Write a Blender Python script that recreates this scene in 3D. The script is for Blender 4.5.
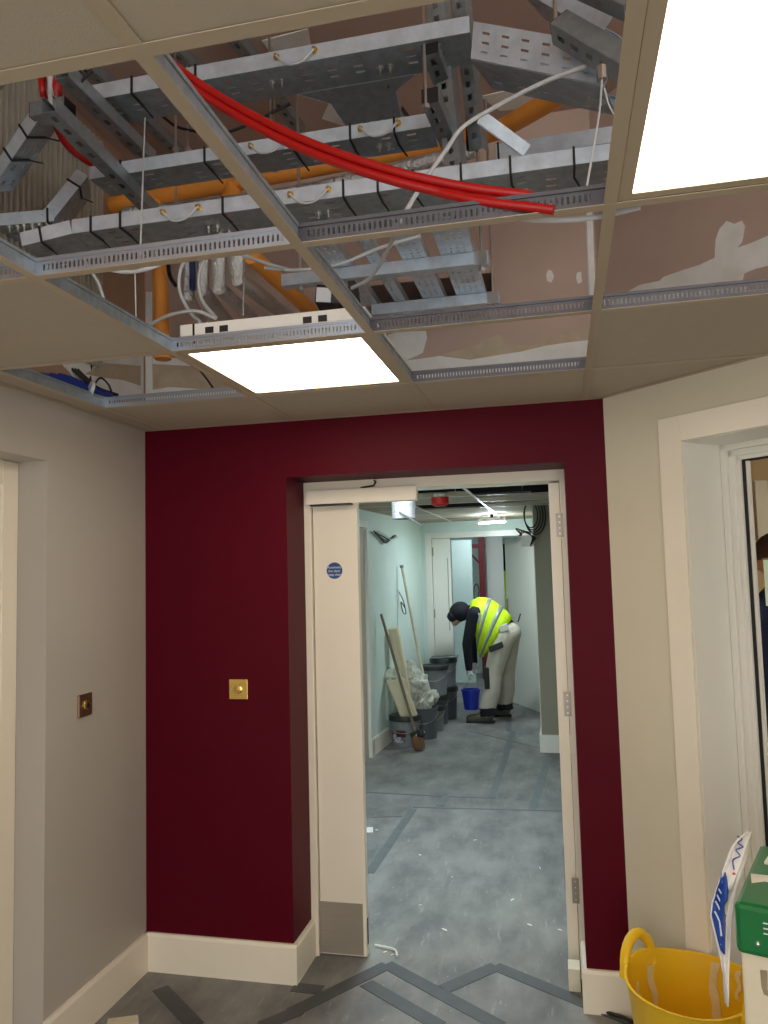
import bpy, bmesh, math, random
from mathutils import Vector as V, Matrix
random.seed(7)
for o in list(bpy.data.objects): bpy.data.objects.remove(o)
scene = bpy.context.scene
COL = scene.collection

# ------------------------------------------------------------------ camera
F, YAW, PIT, ROL, CH = 777.14, 0.2232, 0.0772, -0.0263, 1.6525
fwd = V((-math.sin(YAW)*math.cos(PIT), math.cos(YAW)*math.cos(PIT), math.sin(PIT)))
r0 = V((math.cos(YAW), math.sin(YAW), 0)); u0 = r0.cross(fwd)
right = r0*math.cos(ROL)+u0*math.sin(ROL); upv = -r0*math.sin(ROL)+u0*math.cos(ROL)
CAM = V((0, 0, CH))
cd = bpy.data.cameras.new('camera'); cam = bpy.data.objects.new('camera', cd); COL.objects.link(cam)
cam.matrix_world = Matrix(((right.x, upv.x, -fwd.x, CAM.x), (right.y, upv.y, -fwd.y, CAM.y), (right.z, upv.z, -fwd.z, CAM.z), (0, 0, 0, 1)))
cd.sensor_fit = 'VERTICAL'; cd.sensor_height = 36; cd.lens = 36*F/1024; cd.clip_start = .02
scene.camera = cam

# ------------------------------------------------------------------ world and exposure
w = bpy.data.worlds.new('world'); scene.world = w; w.use_nodes = True
w.node_tree.nodes['Background'].inputs[0].default_value = (1.0, .965, .91, 1)
w.node_tree.nodes['Background'].inputs[1].default_value = 2.1
vs = scene.view_settings
vs.view_transform = 'Standard'; vs.look = 'None'; vs.gamma = 1; vs.use_curve_mapping = False; vs.exposure = 0.5
PANEL_L = 7.0          # radiance of the LED panels
CORR_FILL_L = 26.0

# ------------------------------------------------------------------ pixel -> place
def ray(x, y): return fwd + right*((x-384)/F) + upv*((512-y)/F)
def U(x, y, Z=None, Y=None, X=None):
    d = ray(x, y)
    if Z is not None: return CAM + d*((Z-CH)/d.z)
    if Y is not None: return CAM + d*(Y/d.y)
    return CAM + d*(X/d.x)
def UP(x, y, p0, n):
    d = ray(x, y); n = V(n); return CAM + d*((V(p0)-CAM).dot(n)/d.dot(n))

# ------------------------------------------------------------------ materials
def lin(c): return tuple((x/255/12.92 if x/255 <= .04045 else ((x/255+.055)/1.055)**2.4) for x in c)
def mat(name, rgb, rough=.5, metal=0, var=0, scale=8, bump=0, bscale=60, rgb2=None, thr=None, spec=.5, coat=0, stretch=None, trans=0, emit=None, es=0):
    m = bpy.data.materials.new(name); m.use_nodes = True
    nt = m.node_tree; N = nt.nodes; L = nt.links; b = N['Principled BSDF']
    c = lin(rgb)
    b.inputs['Base Color'].default_value = (*c, 1); b.inputs['Roughness'].default_value = rough
    b.inputs['Metallic'].default_value = metal; b.inputs['Specular IOR Level'].default_value = spec
    if coat: b.inputs['Coat Weight'].default_value = coat
    if trans: b.inputs['Transmission Weight'].default_value = trans
    if emit: b.inputs['Emission Color'].default_value = (*emit, 1); b.inputs['Emission Strength'].default_value = es
    tc = N.new('ShaderNodeTexCoord'); src = tc.outputs['Object']
    if stretch:
        mp = N.new('ShaderNodeMapping'); mp.inputs['Scale'].default_value = stretch; L.new(src, mp.inputs[0]); src = mp.outputs[0]
    if var or rgb2:
        nz = N.new('ShaderNodeTexNoise'); nz.inputs['Scale'].default_value = scale; nz.inputs['Detail'].default_value = 6; nz.inputs['Roughness'].default_value = .6
        L.new(src, nz.inputs['Vector'])
        rp = N.new('ShaderNodeValToRGB')
        c2 = lin(rgb2) if rgb2 else tuple(min(1, x*(1+var)) for x in c)
        c1 = c if rgb2 else tuple(x*(1-var) for x in c)
        lo, hi = thr if thr else (.3, .7)
        rp.color_ramp.elements[0].position = lo; rp.color_ramp.elements[0].color = (*c1, 1)
        rp.color_ramp.elements[1].position = hi; rp.color_ramp.elements[1].color = (*c2, 1)
        L.new(nz.outputs['Fac'], rp.inputs[0]); L.new(rp.outputs[0], b.inputs['Base Color'])
    if bump:
        bz = N.new('ShaderNodeTexNoise'); bz.inputs['Scale'].default_value = bscale; bz.inputs['Detail'].default_value = 4
        L.new(src, bz.inputs['Vector'])
        bp = N.new('ShaderNodeBump'); bp.inputs['Strength'].default_value = bump; bp.inputs['Distance'].default_value = .01
        L.new(bz.outputs['Fac'], bp.inputs['Height']); L.new(bp.outputs[0], b.inputs['Normal'])
    return m
M = {}
M['red_wall'] = mat('maroon_paint', (82, 0, 22), .5, spec=.12, var=.05, scale=3, bump=.04, bscale=240)
M['grey_wall'] = mat('grey_paint', (182, 176, 168), .5, var=.03, scale=2, bump=.04, bscale=240)
M['beige_wall'] = mat('pale_beige_paint', (214, 208, 188), .5, var=.03, scale=2, bump=.04, bscale=240)
M['white'] = mat('white_gloss_wood', (238, 230, 214), .3, var=.02, scale=3)
M['white_frame'] = mat('white_window_frame', (236, 234, 226), .3)
M['mint_wall'] = mat('pale_mint_paint', (214, 232, 226), .55, var=.03, scale=2)
M['greenish_wall'] = mat('grey_green_paint', (150, 146, 128), .6, var=.04, scale=3)
M['tile'] = mat('ceiling_tile', (184, 171, 153), .8, var=.03, scale=30, bump=.08, bscale=300)
M['tee'] = mat('ceiling_tee_paint', (184, 169, 147), .45)
M['galv'] = mat('galvanised_steel', (208, 222, 236), .36, metal=.5, var=.14, scale=22, bump=.03, bscale=50)
M['galv_dark'] = mat('dull_galvanised_steel', (160, 170, 178), .42, metal=.6, var=.2, scale=30)
M['tee_web'] = mat('tee_web_steel', (176, 188, 202), .3, metal=.85)
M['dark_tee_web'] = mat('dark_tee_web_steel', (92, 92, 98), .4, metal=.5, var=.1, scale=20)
M['strut'] = mat('strut_steel', (150, 158, 162), .4, metal=.6, var=.12, scale=40)
M['bolt'] = mat('zinc_bolt', (210, 212, 210), .28, metal=1)
M['brass'] = mat('brass_bolt', (214, 180, 100), .3, metal=1)
M['pink'] = mat('pink_plasterboard', (188, 165, 153), .85, var=.07, scale=3, bump=.05, bscale=120)
M['brownboard'] = mat('brown_plasterboard', (170, 138, 116), .85, var=.1, scale=3)
M['filler'] = mat('joint_filler', (238, 240, 240), .8, rgb2=(222, 222, 216), scale=9, bump=.15, bscale=60)
M['skim'] = mat('smeared_skim', (196, 184, 162), .85, rgb2=(176, 158, 132), scale=12)
M['orange'] = mat('orange_pipe', (240, 158, 66), .4, var=.05, scale=6)
M['foil'] = mat('foil_insulation', (214, 216, 216), .3, metal=.7, var=.1, scale=60, bump=.9, bscale=90)
M['red_cable'] = mat('red_cable', (172, 16, 14), .35, var=.06, scale=30)
M['grey_cable'] = mat('grey_cable', (200, 204, 208), .45)
M['black'] = mat('black_plastic', (22, 22, 24), .45)
M['black_cable'] = mat('black_cable', (26, 26, 30), .5)
M['blue_cable'] = mat('blue_cable', (24, 48, 136), .4)
M['deck'] = mat('dull_metal_deck', (182, 176, 164), .55, metal=.35, var=.1, scale=12)
M['floor'] = mat('grey_floor_protection', (104, 104, 104), .62, rgb2=(142, 141, 138), scale=5, bump=.12, bscale=16, stretch=(1, .5, 1), thr=(.35, .68))
nt = M['floor'].node_tree; N = nt.nodes; b_ = N['Principled BSDF']; old = b_.inputs['Base Color'].links[0].from_socket
tcx = N.new('ShaderNodeTexCoord')
def scuff(rot, scl, lo, hi, col, prev):
    mp = N.new('ShaderNodeMapping'); mp.inputs['Rotation'].default_value = (0, 0, rot); mp.inputs['Scale'].default_value = scl; nt.links.new(tcx.outputs['Object'], mp.inputs[0])
    nz = N.new('ShaderNodeTexNoise'); nz.inputs['Scale'].default_value = 6; nz.inputs['Detail'].default_value = 8; nz.inputs['Roughness'].default_value = .7; nt.links.new(mp.outputs[0], nz.inputs['Vector'])
    rp = N.new('ShaderNodeValToRGB'); rp.color_ramp.elements[0].position = lo; rp.color_ramp.elements[1].position = hi
    rp.color_ramp.elements[1].color = (.55, .55, .55, 1); nt.links.new(nz.outputs['Fac'], rp.inputs[0])
    mx = N.new('ShaderNodeMix'); mx.data_type = 'RGBA'; nt.links.new(rp.outputs[0], mx.inputs[0]); nt.links.new(prev, mx.inputs[6]); mx.inputs[7].default_value = (*lin(col), 1)
    return mx.outputs[2]
o1 = scuff(.5, (6, .8, 1), .58, .72, (178, 178, 174), old); o2 = scuff(-.7, (5, .7, 1), .6, .75, (84, 84, 84), o1); o3 = scuff(1.4, (9, 2, 1), .64, .7, (196, 196, 190), o2)
nt.links.new(o3, b_.inputs['Base Color'])
M['tape'] = mat('dark_grey_tape', (74, 76, 78), .5, var=.15, scale=12)
M['tape_far'] = mat('grey_tape', (98, 104, 106), .5, var=.12, scale=12)
M['steel'] = mat('brushed_steel', (168, 160, 148), .4, metal=.5, var=.06, scale=10, stretch=(1, 1, 40))
M['bronze'] = mat('bronze_plate', (150, 124, 100), .3, metal=.9)
M['gold'] = mat('gold_button', (224, 190, 110), .25, metal=.9)
M['sign_blue'] = mat('sign_blue', (20, 72, 132), .4)
M['sign_white'] = mat('sign_lettering', (225, 235, 245), .5)
M['yellow_tub'] = mat('yellow_rubber', (246, 198, 14), .42, rgb2=(232, 190, 40), scale=6)
M['plaster_smear'] = mat('dried_plaster', (228, 208, 160), .8, var=.1, scale=20)
M['green'] = mat('green_enamel', (14, 112, 56), .3, var=.08, scale=5, coat=.3)
M['offwhite'] = mat('offwhite_plastic', (226, 216, 192), .45, var=.04, scale=5)
M['paper'] = mat('white_paper', (238, 228, 216), .7)
M['bag_white'] = mat('white_bag_plastic', (236, 234, 232), .4, bump=.2, bscale=20)
M['bag_blue'] = mat('blue_bag_print', (24, 72, 168), .4)
M['ink'] = mat('blue_ink', (66, 78, 158), .6)
M['red_ink'] = mat('red_ink', (200, 70, 60), .6)
M['greytape'] = mat('grey_tape_residue', (150, 138, 112), .7, var=.1, scale=40)
M['hivis'] = mat('hi_vis_yellow', (206, 244, 24), .6, var=.05, scale=14, emit=None)
M['reflective'] = mat('reflective_band', (150, 160, 158), .4, metal=.2)
M['navy'] = mat('navy_knit', (17, 20, 32), .85)
M['trousers'] = mat('stone_work_trousers', (196, 190, 176), .85, var=.08, scale=14, bump=.3, bscale=22)
M['dark_pad'] = mat('dark_pad', (44, 50, 46), .8)
M['skin'] = mat('skin', (204, 158, 132), .55)
M['glove'] = mat('pale_glove', (206, 204, 198), .8)
M['boot'] = mat('brown_boot', (98, 90, 74), .7, var=.15, scale=30)
M['hair'] = mat('brown_hair', (62, 42, 30), .8)
M['navy_top'] = mat('navy_top', (36, 50, 92), .8, var=.12, scale=14)
M['bucket_blue'] = mat('blue_plastic', (26, 44, 168), .4)
M['bucket_grey'] = mat('grey_bucket_plastic', (128, 130, 134), .45, var=.06, scale=8)
M['bucket_dark'] = mat('dark_bucket_plastic', (86, 90, 96), .45, var=.1, scale=8)
M['lid_black'] = mat('black_bucket_rim', (34, 34, 36), .45)
M['label_white'] = mat('bucket_label', (192, 196, 196), .6, rgb2=(90, 92, 94), scale=26, thr=(.48, .52))
M['label_red'] = mat('bucket_label_red', (84, 26, 32), .6)
M['cream_roll'] = mat('cream_paper_roll', (226, 214, 182), .7, var=.05, scale=6)
M['polythene'] = mat('polythene_sheet', (228, 228, 216), .3, var=.06, scale=10, bump=.3, bscale=18, trans=.25)
M['wood'] = mat('broom_wood', (120, 106, 88), .6, var=.15, scale=20, stretch=(8, 8, 1))
M['pale_wood'] = mat('pale_wood', (214, 206, 184), .6, var=.08, scale=14)
M['bristle'] = mat('brown_bristle', (118, 84, 56), .9, var=.2, scale=80)
M['door_pink'] = mat('pale_ply_door', (196, 178, 158), .6, var=.06, scale=4)
M['red_post'] = mat('dark_red_paint', (112, 22, 32), .5)
M['alarm_red'] = mat('red_alarm_plastic', (196, 32, 26), .4)
M['dark'] = mat('void_shade_paint', (26, 24, 24), .9)  # near-black base colour standing in for shade in deep openings
M['mesh_grey'] = mat('grey_woven_duct', (126, 124, 124), .6, metal=.4, var=.3, scale=80, bump=.5, bscale=120)
M['warm_wall'] = mat('warm_room_wall', (214, 184, 140), .7)
M['oak'] = mat('oak_board', (206, 160, 92), .6, var=.1, scale=8)
M['mint_paper'] = mat('pale_green_paper', (206, 224, 204), .7)
M['debris'] = mat('white_scrap', (226, 226, 220), .8)
gl = mat('window_glass', (235, 240, 240), .02, trans=1.0); gl.node_tree.nodes['Principled BSDF'].inputs['IOR'].default_value = 1.03; M['glass'] = gl
def emis(name, c, s):
    m = bpy.data.materials.new(name); m.use_nodes = True; nt = m.node_tree
    nt.nodes.remove(nt.nodes['Principled BSDF']); e = nt.nodes.new('ShaderNodeEmission')
    e.inputs[0].default_value = (*c, 1); e.inputs[1].default_value = s
    nt.links.new(e.outputs[0], nt.nodes['Material Output'].inputs[0]); return m
M['led'] = emis('led_diffuser', (1, .84, .66), PANEL_L)
M['led_corridor_fill'] = emis('corridor_fill_led', (.78, .93, 1), CORR_FILL_L)
M['work_led'] = emis('work_light_lens', (.80, .94, 1), 190)
M['led_far_fill'] = emis('far_room_fill_led', (.80, .94, 1), 12)
M['led_room'] = emis('warm_lamp', (1, .78, .48), 5)

# ------------------------------------------------------------------ mesh helper
class MB:
    def __init__(s): s.v = []; s.f = []; s.mi = []
    def add(s, vs_, fs, k=0):
        b = len(s.v); s.v += [V(p) for p in vs_]; s.f += [tuple(i+b for i in f) for f in fs]; s.mi += [k]*len(fs); return s
    def box(s, a, b, k=0):
        x0, y0, z0 = a; x1, y1, z1 = b
        return s.add([(x0,y0,z0),(x1,y0,z0),(x1,y1,z0),(x0,y1,z0),(x0,y0,z1),(x1,y0,z1),(x1,y1,z1),(x0,y1,z1)],
                     [(0,3,2,1),(4,5,6,7),(0,1,5,4),(1,2,6,5),(2,3,7,6),(3,0,4,7)], k)
    def obox(s, c, ax, ay, az, k=0):       # half-axis vectors
        c = V(c); P = [c+ax*i+ay*j+az*l for l in (-1, 1) for i, j in ((-1,-1),(1,-1),(1,1),(-1,1))]
        return s.add(P, [(0,3,2,1),(4,5,6,7),(0,1,5,4),(1,2,6,5),(2,3,7,6),(3,0,4,7)], k)
    def bar(s, p0, p1, wdt, hgt, up=(0,0,1), k=0):
        p0 = V(p0); p1 = V(p1); u = (p1-p0); L = u.length; u.normalize()
        up = V(up); side = u.cross(up)
        if side.length < 1e-4: side = u.cross(V((1,0,0)))
        side.normalize(); n = side.cross(u)
        return s.obox((p0+p1)/2, u*L/2, side*wdt/2, n*hgt/2, k)
    def tube(s, pts, rad, n=10, cap=True, k=0, closed=False):
        pts = [V(p) for p in pts]; m = len(pts)
        rr = rad if isinstance(rad, (list, tuple)) else [rad]*m
        b = len(s.v); prev = None
        for i, p in enumerate(pts):
            t = (pts[(i+1) % m]-pts[i-1]) if closed else (pts[min(i+1, m-1)]-pts[max(i-1, 0)])
            t.normalize()
            if prev is None:
                a = t.cross(V((0,0,1)))
                if a.length < 1e-3: a = t.cross(V((1,0,0)))
            else: a = prev - t*prev.dot(t)
            a.normalize(); prev = a; c = t.cross(a)
            for j in range(n):
                q = 2*math.pi*j/n; s.v.append(p+(a*math.cos(q)+c*math.sin(q))*rr[i])
        last = m if closed else m-1
        for i in range(last):
            for j in range(n):
                i2 = (i+1) % m
                s.f.append((b+i*n+j, b+i2*n+j, b+i2*n+(j+1) % n, b+i*n+(j+1) % n)); s.mi.append(k)
        if cap and not closed:
            s.f.append(tuple(b+j for j in range(n))); s.mi.append(k)
            s.f.append(tuple(b+(m-1)*n+j for j in range(n-1, -1, -1))); s.mi.append(k)
        return s
    def lathe(s, c, prof, n=24, axis=(0,0,1), k=0, sx=1, sy=1):   # prof [(r,h)], open profile
        c = V(c); ax = V(axis).normalized(); a = ax.cross(V((1,0,0)))
        if a.length < .1: a = ax.cross(V((0,1,0)))
        a.normalize(); d = ax.cross(a); b = len(s.v); m = len(prof)
        for r_, h_ in prof:
            for j in range(n):
                q = 2*math.pi*j/n; s.v.append(c+ax*h_+(a*math.cos(q)*sx+d*math.sin(q)*sy)*r_)
        for i in range(m-1):
            for j in range(n): s.f.append((b+i*n+j, b+i*n+(j+1) % n, b+(i+1)*n+(j+1) % n, b+(i+1)*n+j)); s.mi.append(k)
        if prof[0][0] > 1e-4: s.f.append(tuple(b+j for j in range(n-1, -1, -1))); s.mi.append(k)
        if prof[-1][0] > 1e-4: s.f.append(tuple(b+(m-1)*n+j for j in range(n))); s.mi.append(k)
        return s
    def prism(s, poly, d, k=0):            # planar polygon extruded by vector d
        n = len(poly); P = [V(p) for p in poly]; d = V(d)
        return s.add(P+[p+d for p in P], [tuple(range(n-1, -1, -1)), tuple(range(n, 2*n))]+[(i, (i+1) % n, n+(i+1) % n, n+i) for i in range(n)], k)
    def ell(s, c, rx, ry, rz, rot=None, n=14, m=9, k=0):
        c = V(c); R = rot or Matrix.Identity(3); b = len(s.v)
        s.v.append(c+R@V((0,0,-rz)))
        for i in range(1, m):
            t = -math.pi/2+math.pi*i/m
            for j in range(n):
                q = 2*math.pi*j/n; s.v.append(c+R@V((rx*math.cos(t)*math.cos(q), ry*math.cos(t)*math.sin(q), rz*math.sin(t))))
        s.v.append(c+R@V((0,0,rz))); e = len(s.v)-1
        for j in range(n):
            s.f.append((b, b+1+(j+1) % n, b+1+j)); s.mi.append(k)
            for i in range(m-2):
                x = b+1+i*n; s.f.append((x+j, x+(j+1) % n, x+n+(j+1) % n, x+n+j)); s.mi.append(k)
            x = b+1+(m-2)*n; s.f.append((x+j, x+(j+1) % n, e)); s.mi.append(k)
        return s
    def sheet(s, o, u, v, us, vs_, hole, k=0):   # perforated sheet: break lists us/vs, hole(i,j) -> skip
        b = len(s.v); nv = len(vs_); o = V(o)
        for a in us:
            for c in vs_: s.v.append(o+u*a+v*c)
        for i in range(len(us)-1):
            for j in range(nv-1):
                if not hole(i, j): s.f.append((b+i*nv+j, b+(i+1)*nv+j, b+(i+1)*nv+j+1, b+i*nv+j+1)); s.mi.append(k)
        return s
    def build(s, name, m, parent=None, smooth=None, solid=0, bevel=0):
        off = OFF.get(parent.name, V((0,0,0))) if parent else V((0,0,0))
        me = bpy.data.meshes.new(name); me.from_pydata([tuple(p-off) for p in s.v], [], s.f)
        ms = m if isinstance(m, (list, tuple)) else [m]
        for x in ms: me.materials.append(M[x] if isinstance(x, str) else x)
        if len(ms) > 1: me.polygons.foreach_set('material_index', s.mi)
        bm = bmesh.new(); bm.from_mesh(me); bmesh.ops.recalc_face_normals(bm, faces=bm.faces); bm.to_mesh(me); bm.free()
        if smooth is not None:
            me.shade_smooth()
            try: me.set_sharp_from_angle(angle=math.radians(smooth))
            except Exception: pass
        o = bpy.data.objects.new(name, me); COL.objects.link(o)
        if parent: o.parent = parent; OFF[o.name] = off
        if bevel:
            md = o.modifiers.new('bevel', 'BEVEL'); md.width = bevel; md.segments = 2; md.limit_method = 'ANGLE'
        if solid:
            md = o.modifiers.new('solid', 'SOLIDIFY'); md.thickness = solid; md.offset = 0
        return o
OFF = {}
def thing(name, label, cat, loc, group=None):
    o = bpy.data.objects.new(name, None); o.empty_display_size = .05; COL.objects.link(o); o.location = loc
    OFF[o.name] = V(loc); return tag(o, label, cat, group)
def tag(o, label, cat, group=None, kind=None):
    o['label'] = label; o['category'] = cat
    if group: o['group'] = group
    if kind: o['kind'] = kind
    return o
def struct(o, label=None):
    o['kind'] = 'structure'
    if label: o['label'] = label
    return o
def empty_struct(name, label):
    o = bpy.data.objects.new(name, None); COL.objects.link(o); OFF[o.name] = V((0,0,0)); return struct(o, label)
def spline(pts, n=8):
    P = [V(p) for p in pts]; P = [P[0]*2-P[1]]+P+[P[-1]*2-P[-2]]; out = []
    for i in range(1, len(P)-2):
        for k in range(n):
            t = k/n; a, b, c, d = P[i-1], P[i], P[i+1], P[i+2]
            out.append(.5*((2*b)+(c-a)*t+(2*a-5*b+4*c-d)*t*t+(3*b-a-3*c+d)*t**3))
    return out+[P[-2]]
def cable(name, pts, r, m, label, cat='cable', group=None, n=8):
    return tag(MB().tube(spline(pts), r, n).build(name, m, smooth=60), label, cat, group)

# ================================================================== the room
D, H = 3.116, 2.308
XL, XR, OL, OR, OT, REV = -1.793, .182, -1.131, .024, 2.066, .228
SOF = 3.5
T = [2.634-.6*k for k in range(8)]            # cross tees, far to near
XA = [-.487+.6*k for k in range(-2, 5)]       # main tees: -1.687 -1.087 -.487 .113 .713 ...
S2 = math.sqrt(.5)
wall_t = V((S2, -S2, 0)); wall_n = V((S2, S2, 0))   # along the splayed wall, and into it
CZ = 2.225                                     # corridor ceiling
EY = 9.1                                       # corridor end frame
# floor
fl = struct(MB().box((-3.2, -2.4, -.05), (3.4, 14.5, 0)).build('floor', 'floor'), 'grey sheet floor protection with dark taped joints')
# left wall with doorway recess
lw = MB()
lw.box((XL-.2, 2.44, 0), (XL, D+.3, H+.02)); lw.box((XL-.2, -2.4, 2.085), (XL, 2.44, H+.02)); lw.box((XL-.2, -2.4, 0), (XL, 1.2, 2.085))
struct(lw.build('wall_left', 'grey_wall'), 'grey painted wall with a door recess')
# maroon wall
rw = MB()
rw.box((XL, D, 0), (OL, D+REV, H+.02)); rw.box((OR, D, 0), (XR, D+REV, H+.02)); rw.box((OL, D, OT), (OR, D+REV, H+.02))
struct(rw.build('wall_back', 'red_wall'), 'dark maroon wall around the doorway')
# splayed wall with window hole
P0 = V((XR, D, 0))
def W(a, d, z): return P0+wall_t*a+wall_n*d+V((0,0,z))        # along, into wall, height
a0, a1 = .353, 1.55; z0, z1 = .02, 2.082                      # clear opening in the splayed wall
bw = MB()
def wbox(mb, a, b, d0, d1, lo, hi, k=0):
    mb.obox(W((a+b)/2, (d0+d1)/2, (lo+hi)/2), wall_t*(b-a)/2, wall_n*(d1-d0)/2, V((0,0,(hi-lo)/2)), k)
wbox(bw, 0, a0, 0, .3, 0, H+.02); wbox(bw, a0, a1, 0, .3, z1, H+.02); wbox(bw, a0, a1, 0, .3, 0, z0-.002); wbox(bw, a1, 2.0, 0, .3, 0, H+.02)
struct(bw.build('wall_right', 'beige_wall'), 'pale beige splayed wall with a window')
E_ = W(2.0, 0, 0)
struct(MB().box((E_.x, -2.4, 0), (E_.x+.2, E_.y, H+.02)).build('wall_right_side', 'beige_wall'), 'pale beige side wall')
# boards above the ceiling
up = MB()
slot_x0, slot_x1, slot_z0, slot_z1 = -.92, -.225, 2.70, 2.86
up.box((XL, D, H+.02), (slot_x0, D+REV, SOF)); up.box((slot_x1, D, H+.02), (XR, D+REV, SOF))
up.box((slot_x0, D, H+.02), (slot_x1, D+REV, slot_z0)); up.box((slot_x0, D, slot_z1), (slot_x1, D+REV, SOF))
wbv = struct(up.build('wall_back_upper', 'pink'), 'unpainted pink plasterboard above the ceiling')
uw = MB(); wbox(uw, 0, 2.0, 0, .3, H+.02, SOF)
wrv = struct(uw.build('wall_right_upper', 'pink'), 'unpainted pink plasterboard on the splayed wall above the ceiling')
wlv = struct(MB().box((XL-.2, -2.4, H+.02), (XL, D+.3, SOF)).build('wall_left_upper', 'brownboard'), 'brown board wall above the ceiling')
sof = struct(MB().box((-3.2, -2.4, SOF), (3.4, D+.5, SOF+.1)).build('ceiling_soffit', 'pink'), 'pink board soffit high above the open grid')

# fillers on the boards
def patch(pts, fn, name, m, parent, d):
    MB().prism([fn(*p) for p in pts], d).build(name, m, parent)
fD = lambda x, y: U(x, y, Y=D-.0005)
fW = lambda x, y: UP(x, y, W(0, -.0005, 0), wall_n)
dW = -wall_n*.003
patch([(604,297),(628,292),(640,285),(660,281),(664,277),(684,270),(700,265),(715,258),(716,240),(720,229),(727,221),(735,224),(742,221),(745,226),(742,242),(737,248),(752,243),(768,236),(775,234),(775,265),(768,266),(756,269),(744,274),(742,283),(748,290),(760,297),(775,300),(775,310),(604,312)], fW, 'filler_patch', 'filler', wrv, dW)
dD = V((0, -.003, 0))
patch([(388,335),(398,332),(426,331),(427,338),(423,353),(412,358),(404,361),(420,359),(440,356),(470,360),(500,355),(520,352),(545,346),(565,343),(590,340),(590,385),(400,385),(392,350)], fD, 'filler_patch', 'filler', wbv, dD)
patch([(440,355),(475,346),(498,334),(512,344),(530,346),(550,338),(570,330),(592,328),(592,339),(560,345),(520,353),(480,360)], fD, 'skim_patch', 'skim', wbv, dD*.6)
patch([(586,205),(592,205),(596,300),(590,300)], fD, 'corner_tape', 'filler', wbv, dD)
patch([(548,270),(552,271),(554,277),(551,283),(547,281),(546,275)], fD, 'filler_spot', 'filler', wbv, dD)
patch([(577,273),(581,272),(582,282),(578,284),(576,278)], fD, 'filler_spot', 'filler', wbv, dD)
patch([(146,292),(152,292),(153,400),(146,400)], fD, 'corner_tape', 'filler', wbv, dD)
patch([(153,358),(168,357),(185,360),(205,366),(190,366),(170,365),(153,364)], fD, 'filler_patch', 'filler', wbv, dD)
patch([(153,390),(170,387),(200,389),(235,387),(240,400),(153,400)], fD, 'filler_patch', 'filler', wbv, dD)
patch([(153,366),(175,370),(215,370),(235,385),(200,388),(170,386),(153,389)], fD, 'skim_patch', 'skim', wbv, dD*.6)
fL = lambda x, y: U(x, y, X=XL+.0005)
patch([(60,362),(110,352),(143,356),(143,398),(105,395),(80,385)], fL, 'filler_patch', 'filler', wlv, V((.003, 0, 0)))
patch([(84,374),(104,363),(140,366),(140,386),(122,380),(104,378)], fL, 'skim_patch', 'skim', wlv, V((.004, 0, 0)))
fS = lambda x, y: U(x, y, Z=SOF+.0005)
for poly in ([(262,40),(308,28),(312,52),(276,60)], [(330,100),(372,112),(352,128),(322,118)], [(480,96),(560,78),(600,92),(560,104),(500,110)]):
    patch(poly, fS, 'filler_patch', 'filler', sof, V((0, 0, -.004)))

# ------------------------------------------------------------------ suspended ceiling
ceil = empty_struct('ceiling', 'beige tiled suspended ceiling, half of its tiles missing')
def clip(poly):                      # keep the room side of the splayed wall
    out = []; lim = XR+D
    for i, p in enumerate(poly):
        q = poly[(i+1) % len(poly)]; a, b = p[0]+p[1]-lim, q[0]+q[1]-lim
        if a <= 0: out.append(p)
        if a*b < 0:
            t = a/(a-b); out.append((p[0]+(q[0]-p[0])*t, p[1]+(q[1]-p[1])*t))
    return out
def tile(x0, x1, y0, y1):
    g = .0015
    p = clip([(x0+g, y0+g), (x1-g, y0+g), (x1-g, y1-g), (x0+g, y1-g)])
    if len(p) > 2: MB().prism([(x, y, H+.002) for x, y in p], (0, 0, .015)).build('ceiling_tile', 'tile', ceil)
xs = [XL]+XA; ys = [D]+T
# column / row numbering: columns 0 (margin) 1..; rows 0 (at wall) 1.. towards the camera
open_cells = {(1,1), (2,1), (3,1), (2,2), (3,2), (4,2), (2,3), (3,3), (4,3), (1,3)}
for c in range(len(xs)-1):
    for r_ in range(len(ys)-1):
        if (c, r_) in open_cells: continue
        if xs[c+1] > XL: tile(xs[c], xs[c+1], ys[r_+1], ys[r_])
def slotted(L, pitch, wdt, off=.02):
    us = [0]; t = off
    while t+wdt < L-off: us += [t, t+wdt]; t += pitch
    return us+[L]
def tee(p0, p1, slots=False, wd=.024, web_m='tee_web'):
    p0 = V(p0); p1 = V(p1); u = (p1-p0); L = u.length; u.normalize(); s = u.cross(V((0,0,1)))
    root = MB().bar(p0, p1, wd, .0016).build('ceiling_tee', 'tee', ceil)
    web = MB()
    if slots:
        us = slotted(L, .0105, .0045); vz = [0, .013, .027, .036]
        web.sheet(p0+V((0,0,.001)), u, V((0,0,1)), us, vz, lambda i, j: i % 2 == 1 and j == 1)
        for q in (.03, L/2-.012, L/2+.012, L-.03): web.obox(p0+u*q+V((0,0,.02)), u*.0025, s*.0012, V((0,0,.005)))
    else: web.bar(p0+V((0,0,.018)), p1+V((0,0,.018)), .0016, .034)
    web.bar(p0+V((0,0,.039)), p1+V((0,0,.039)), .008, .007)
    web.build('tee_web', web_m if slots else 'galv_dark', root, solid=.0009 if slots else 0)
yend = lambda x: min(D, XR+D-x)
for x in XA: tee((x, -1.6, H), (x, yend(x), H))
for k, y in enumerate(T):
    for c in range(len(XA)):
        xa = XL if c == 0 else XA[c-1]; xb = min(XA[c], XR+D-y)
        if xb-xa > .03: tee((xa, y, H-.0004), (xb, y, H-.0004), slots=(k in (0, 1, 2) and c in (1, 2, 3, 4)), web_m='dark_tee_web' if c in (3, 4) else 'tee_web')
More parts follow.
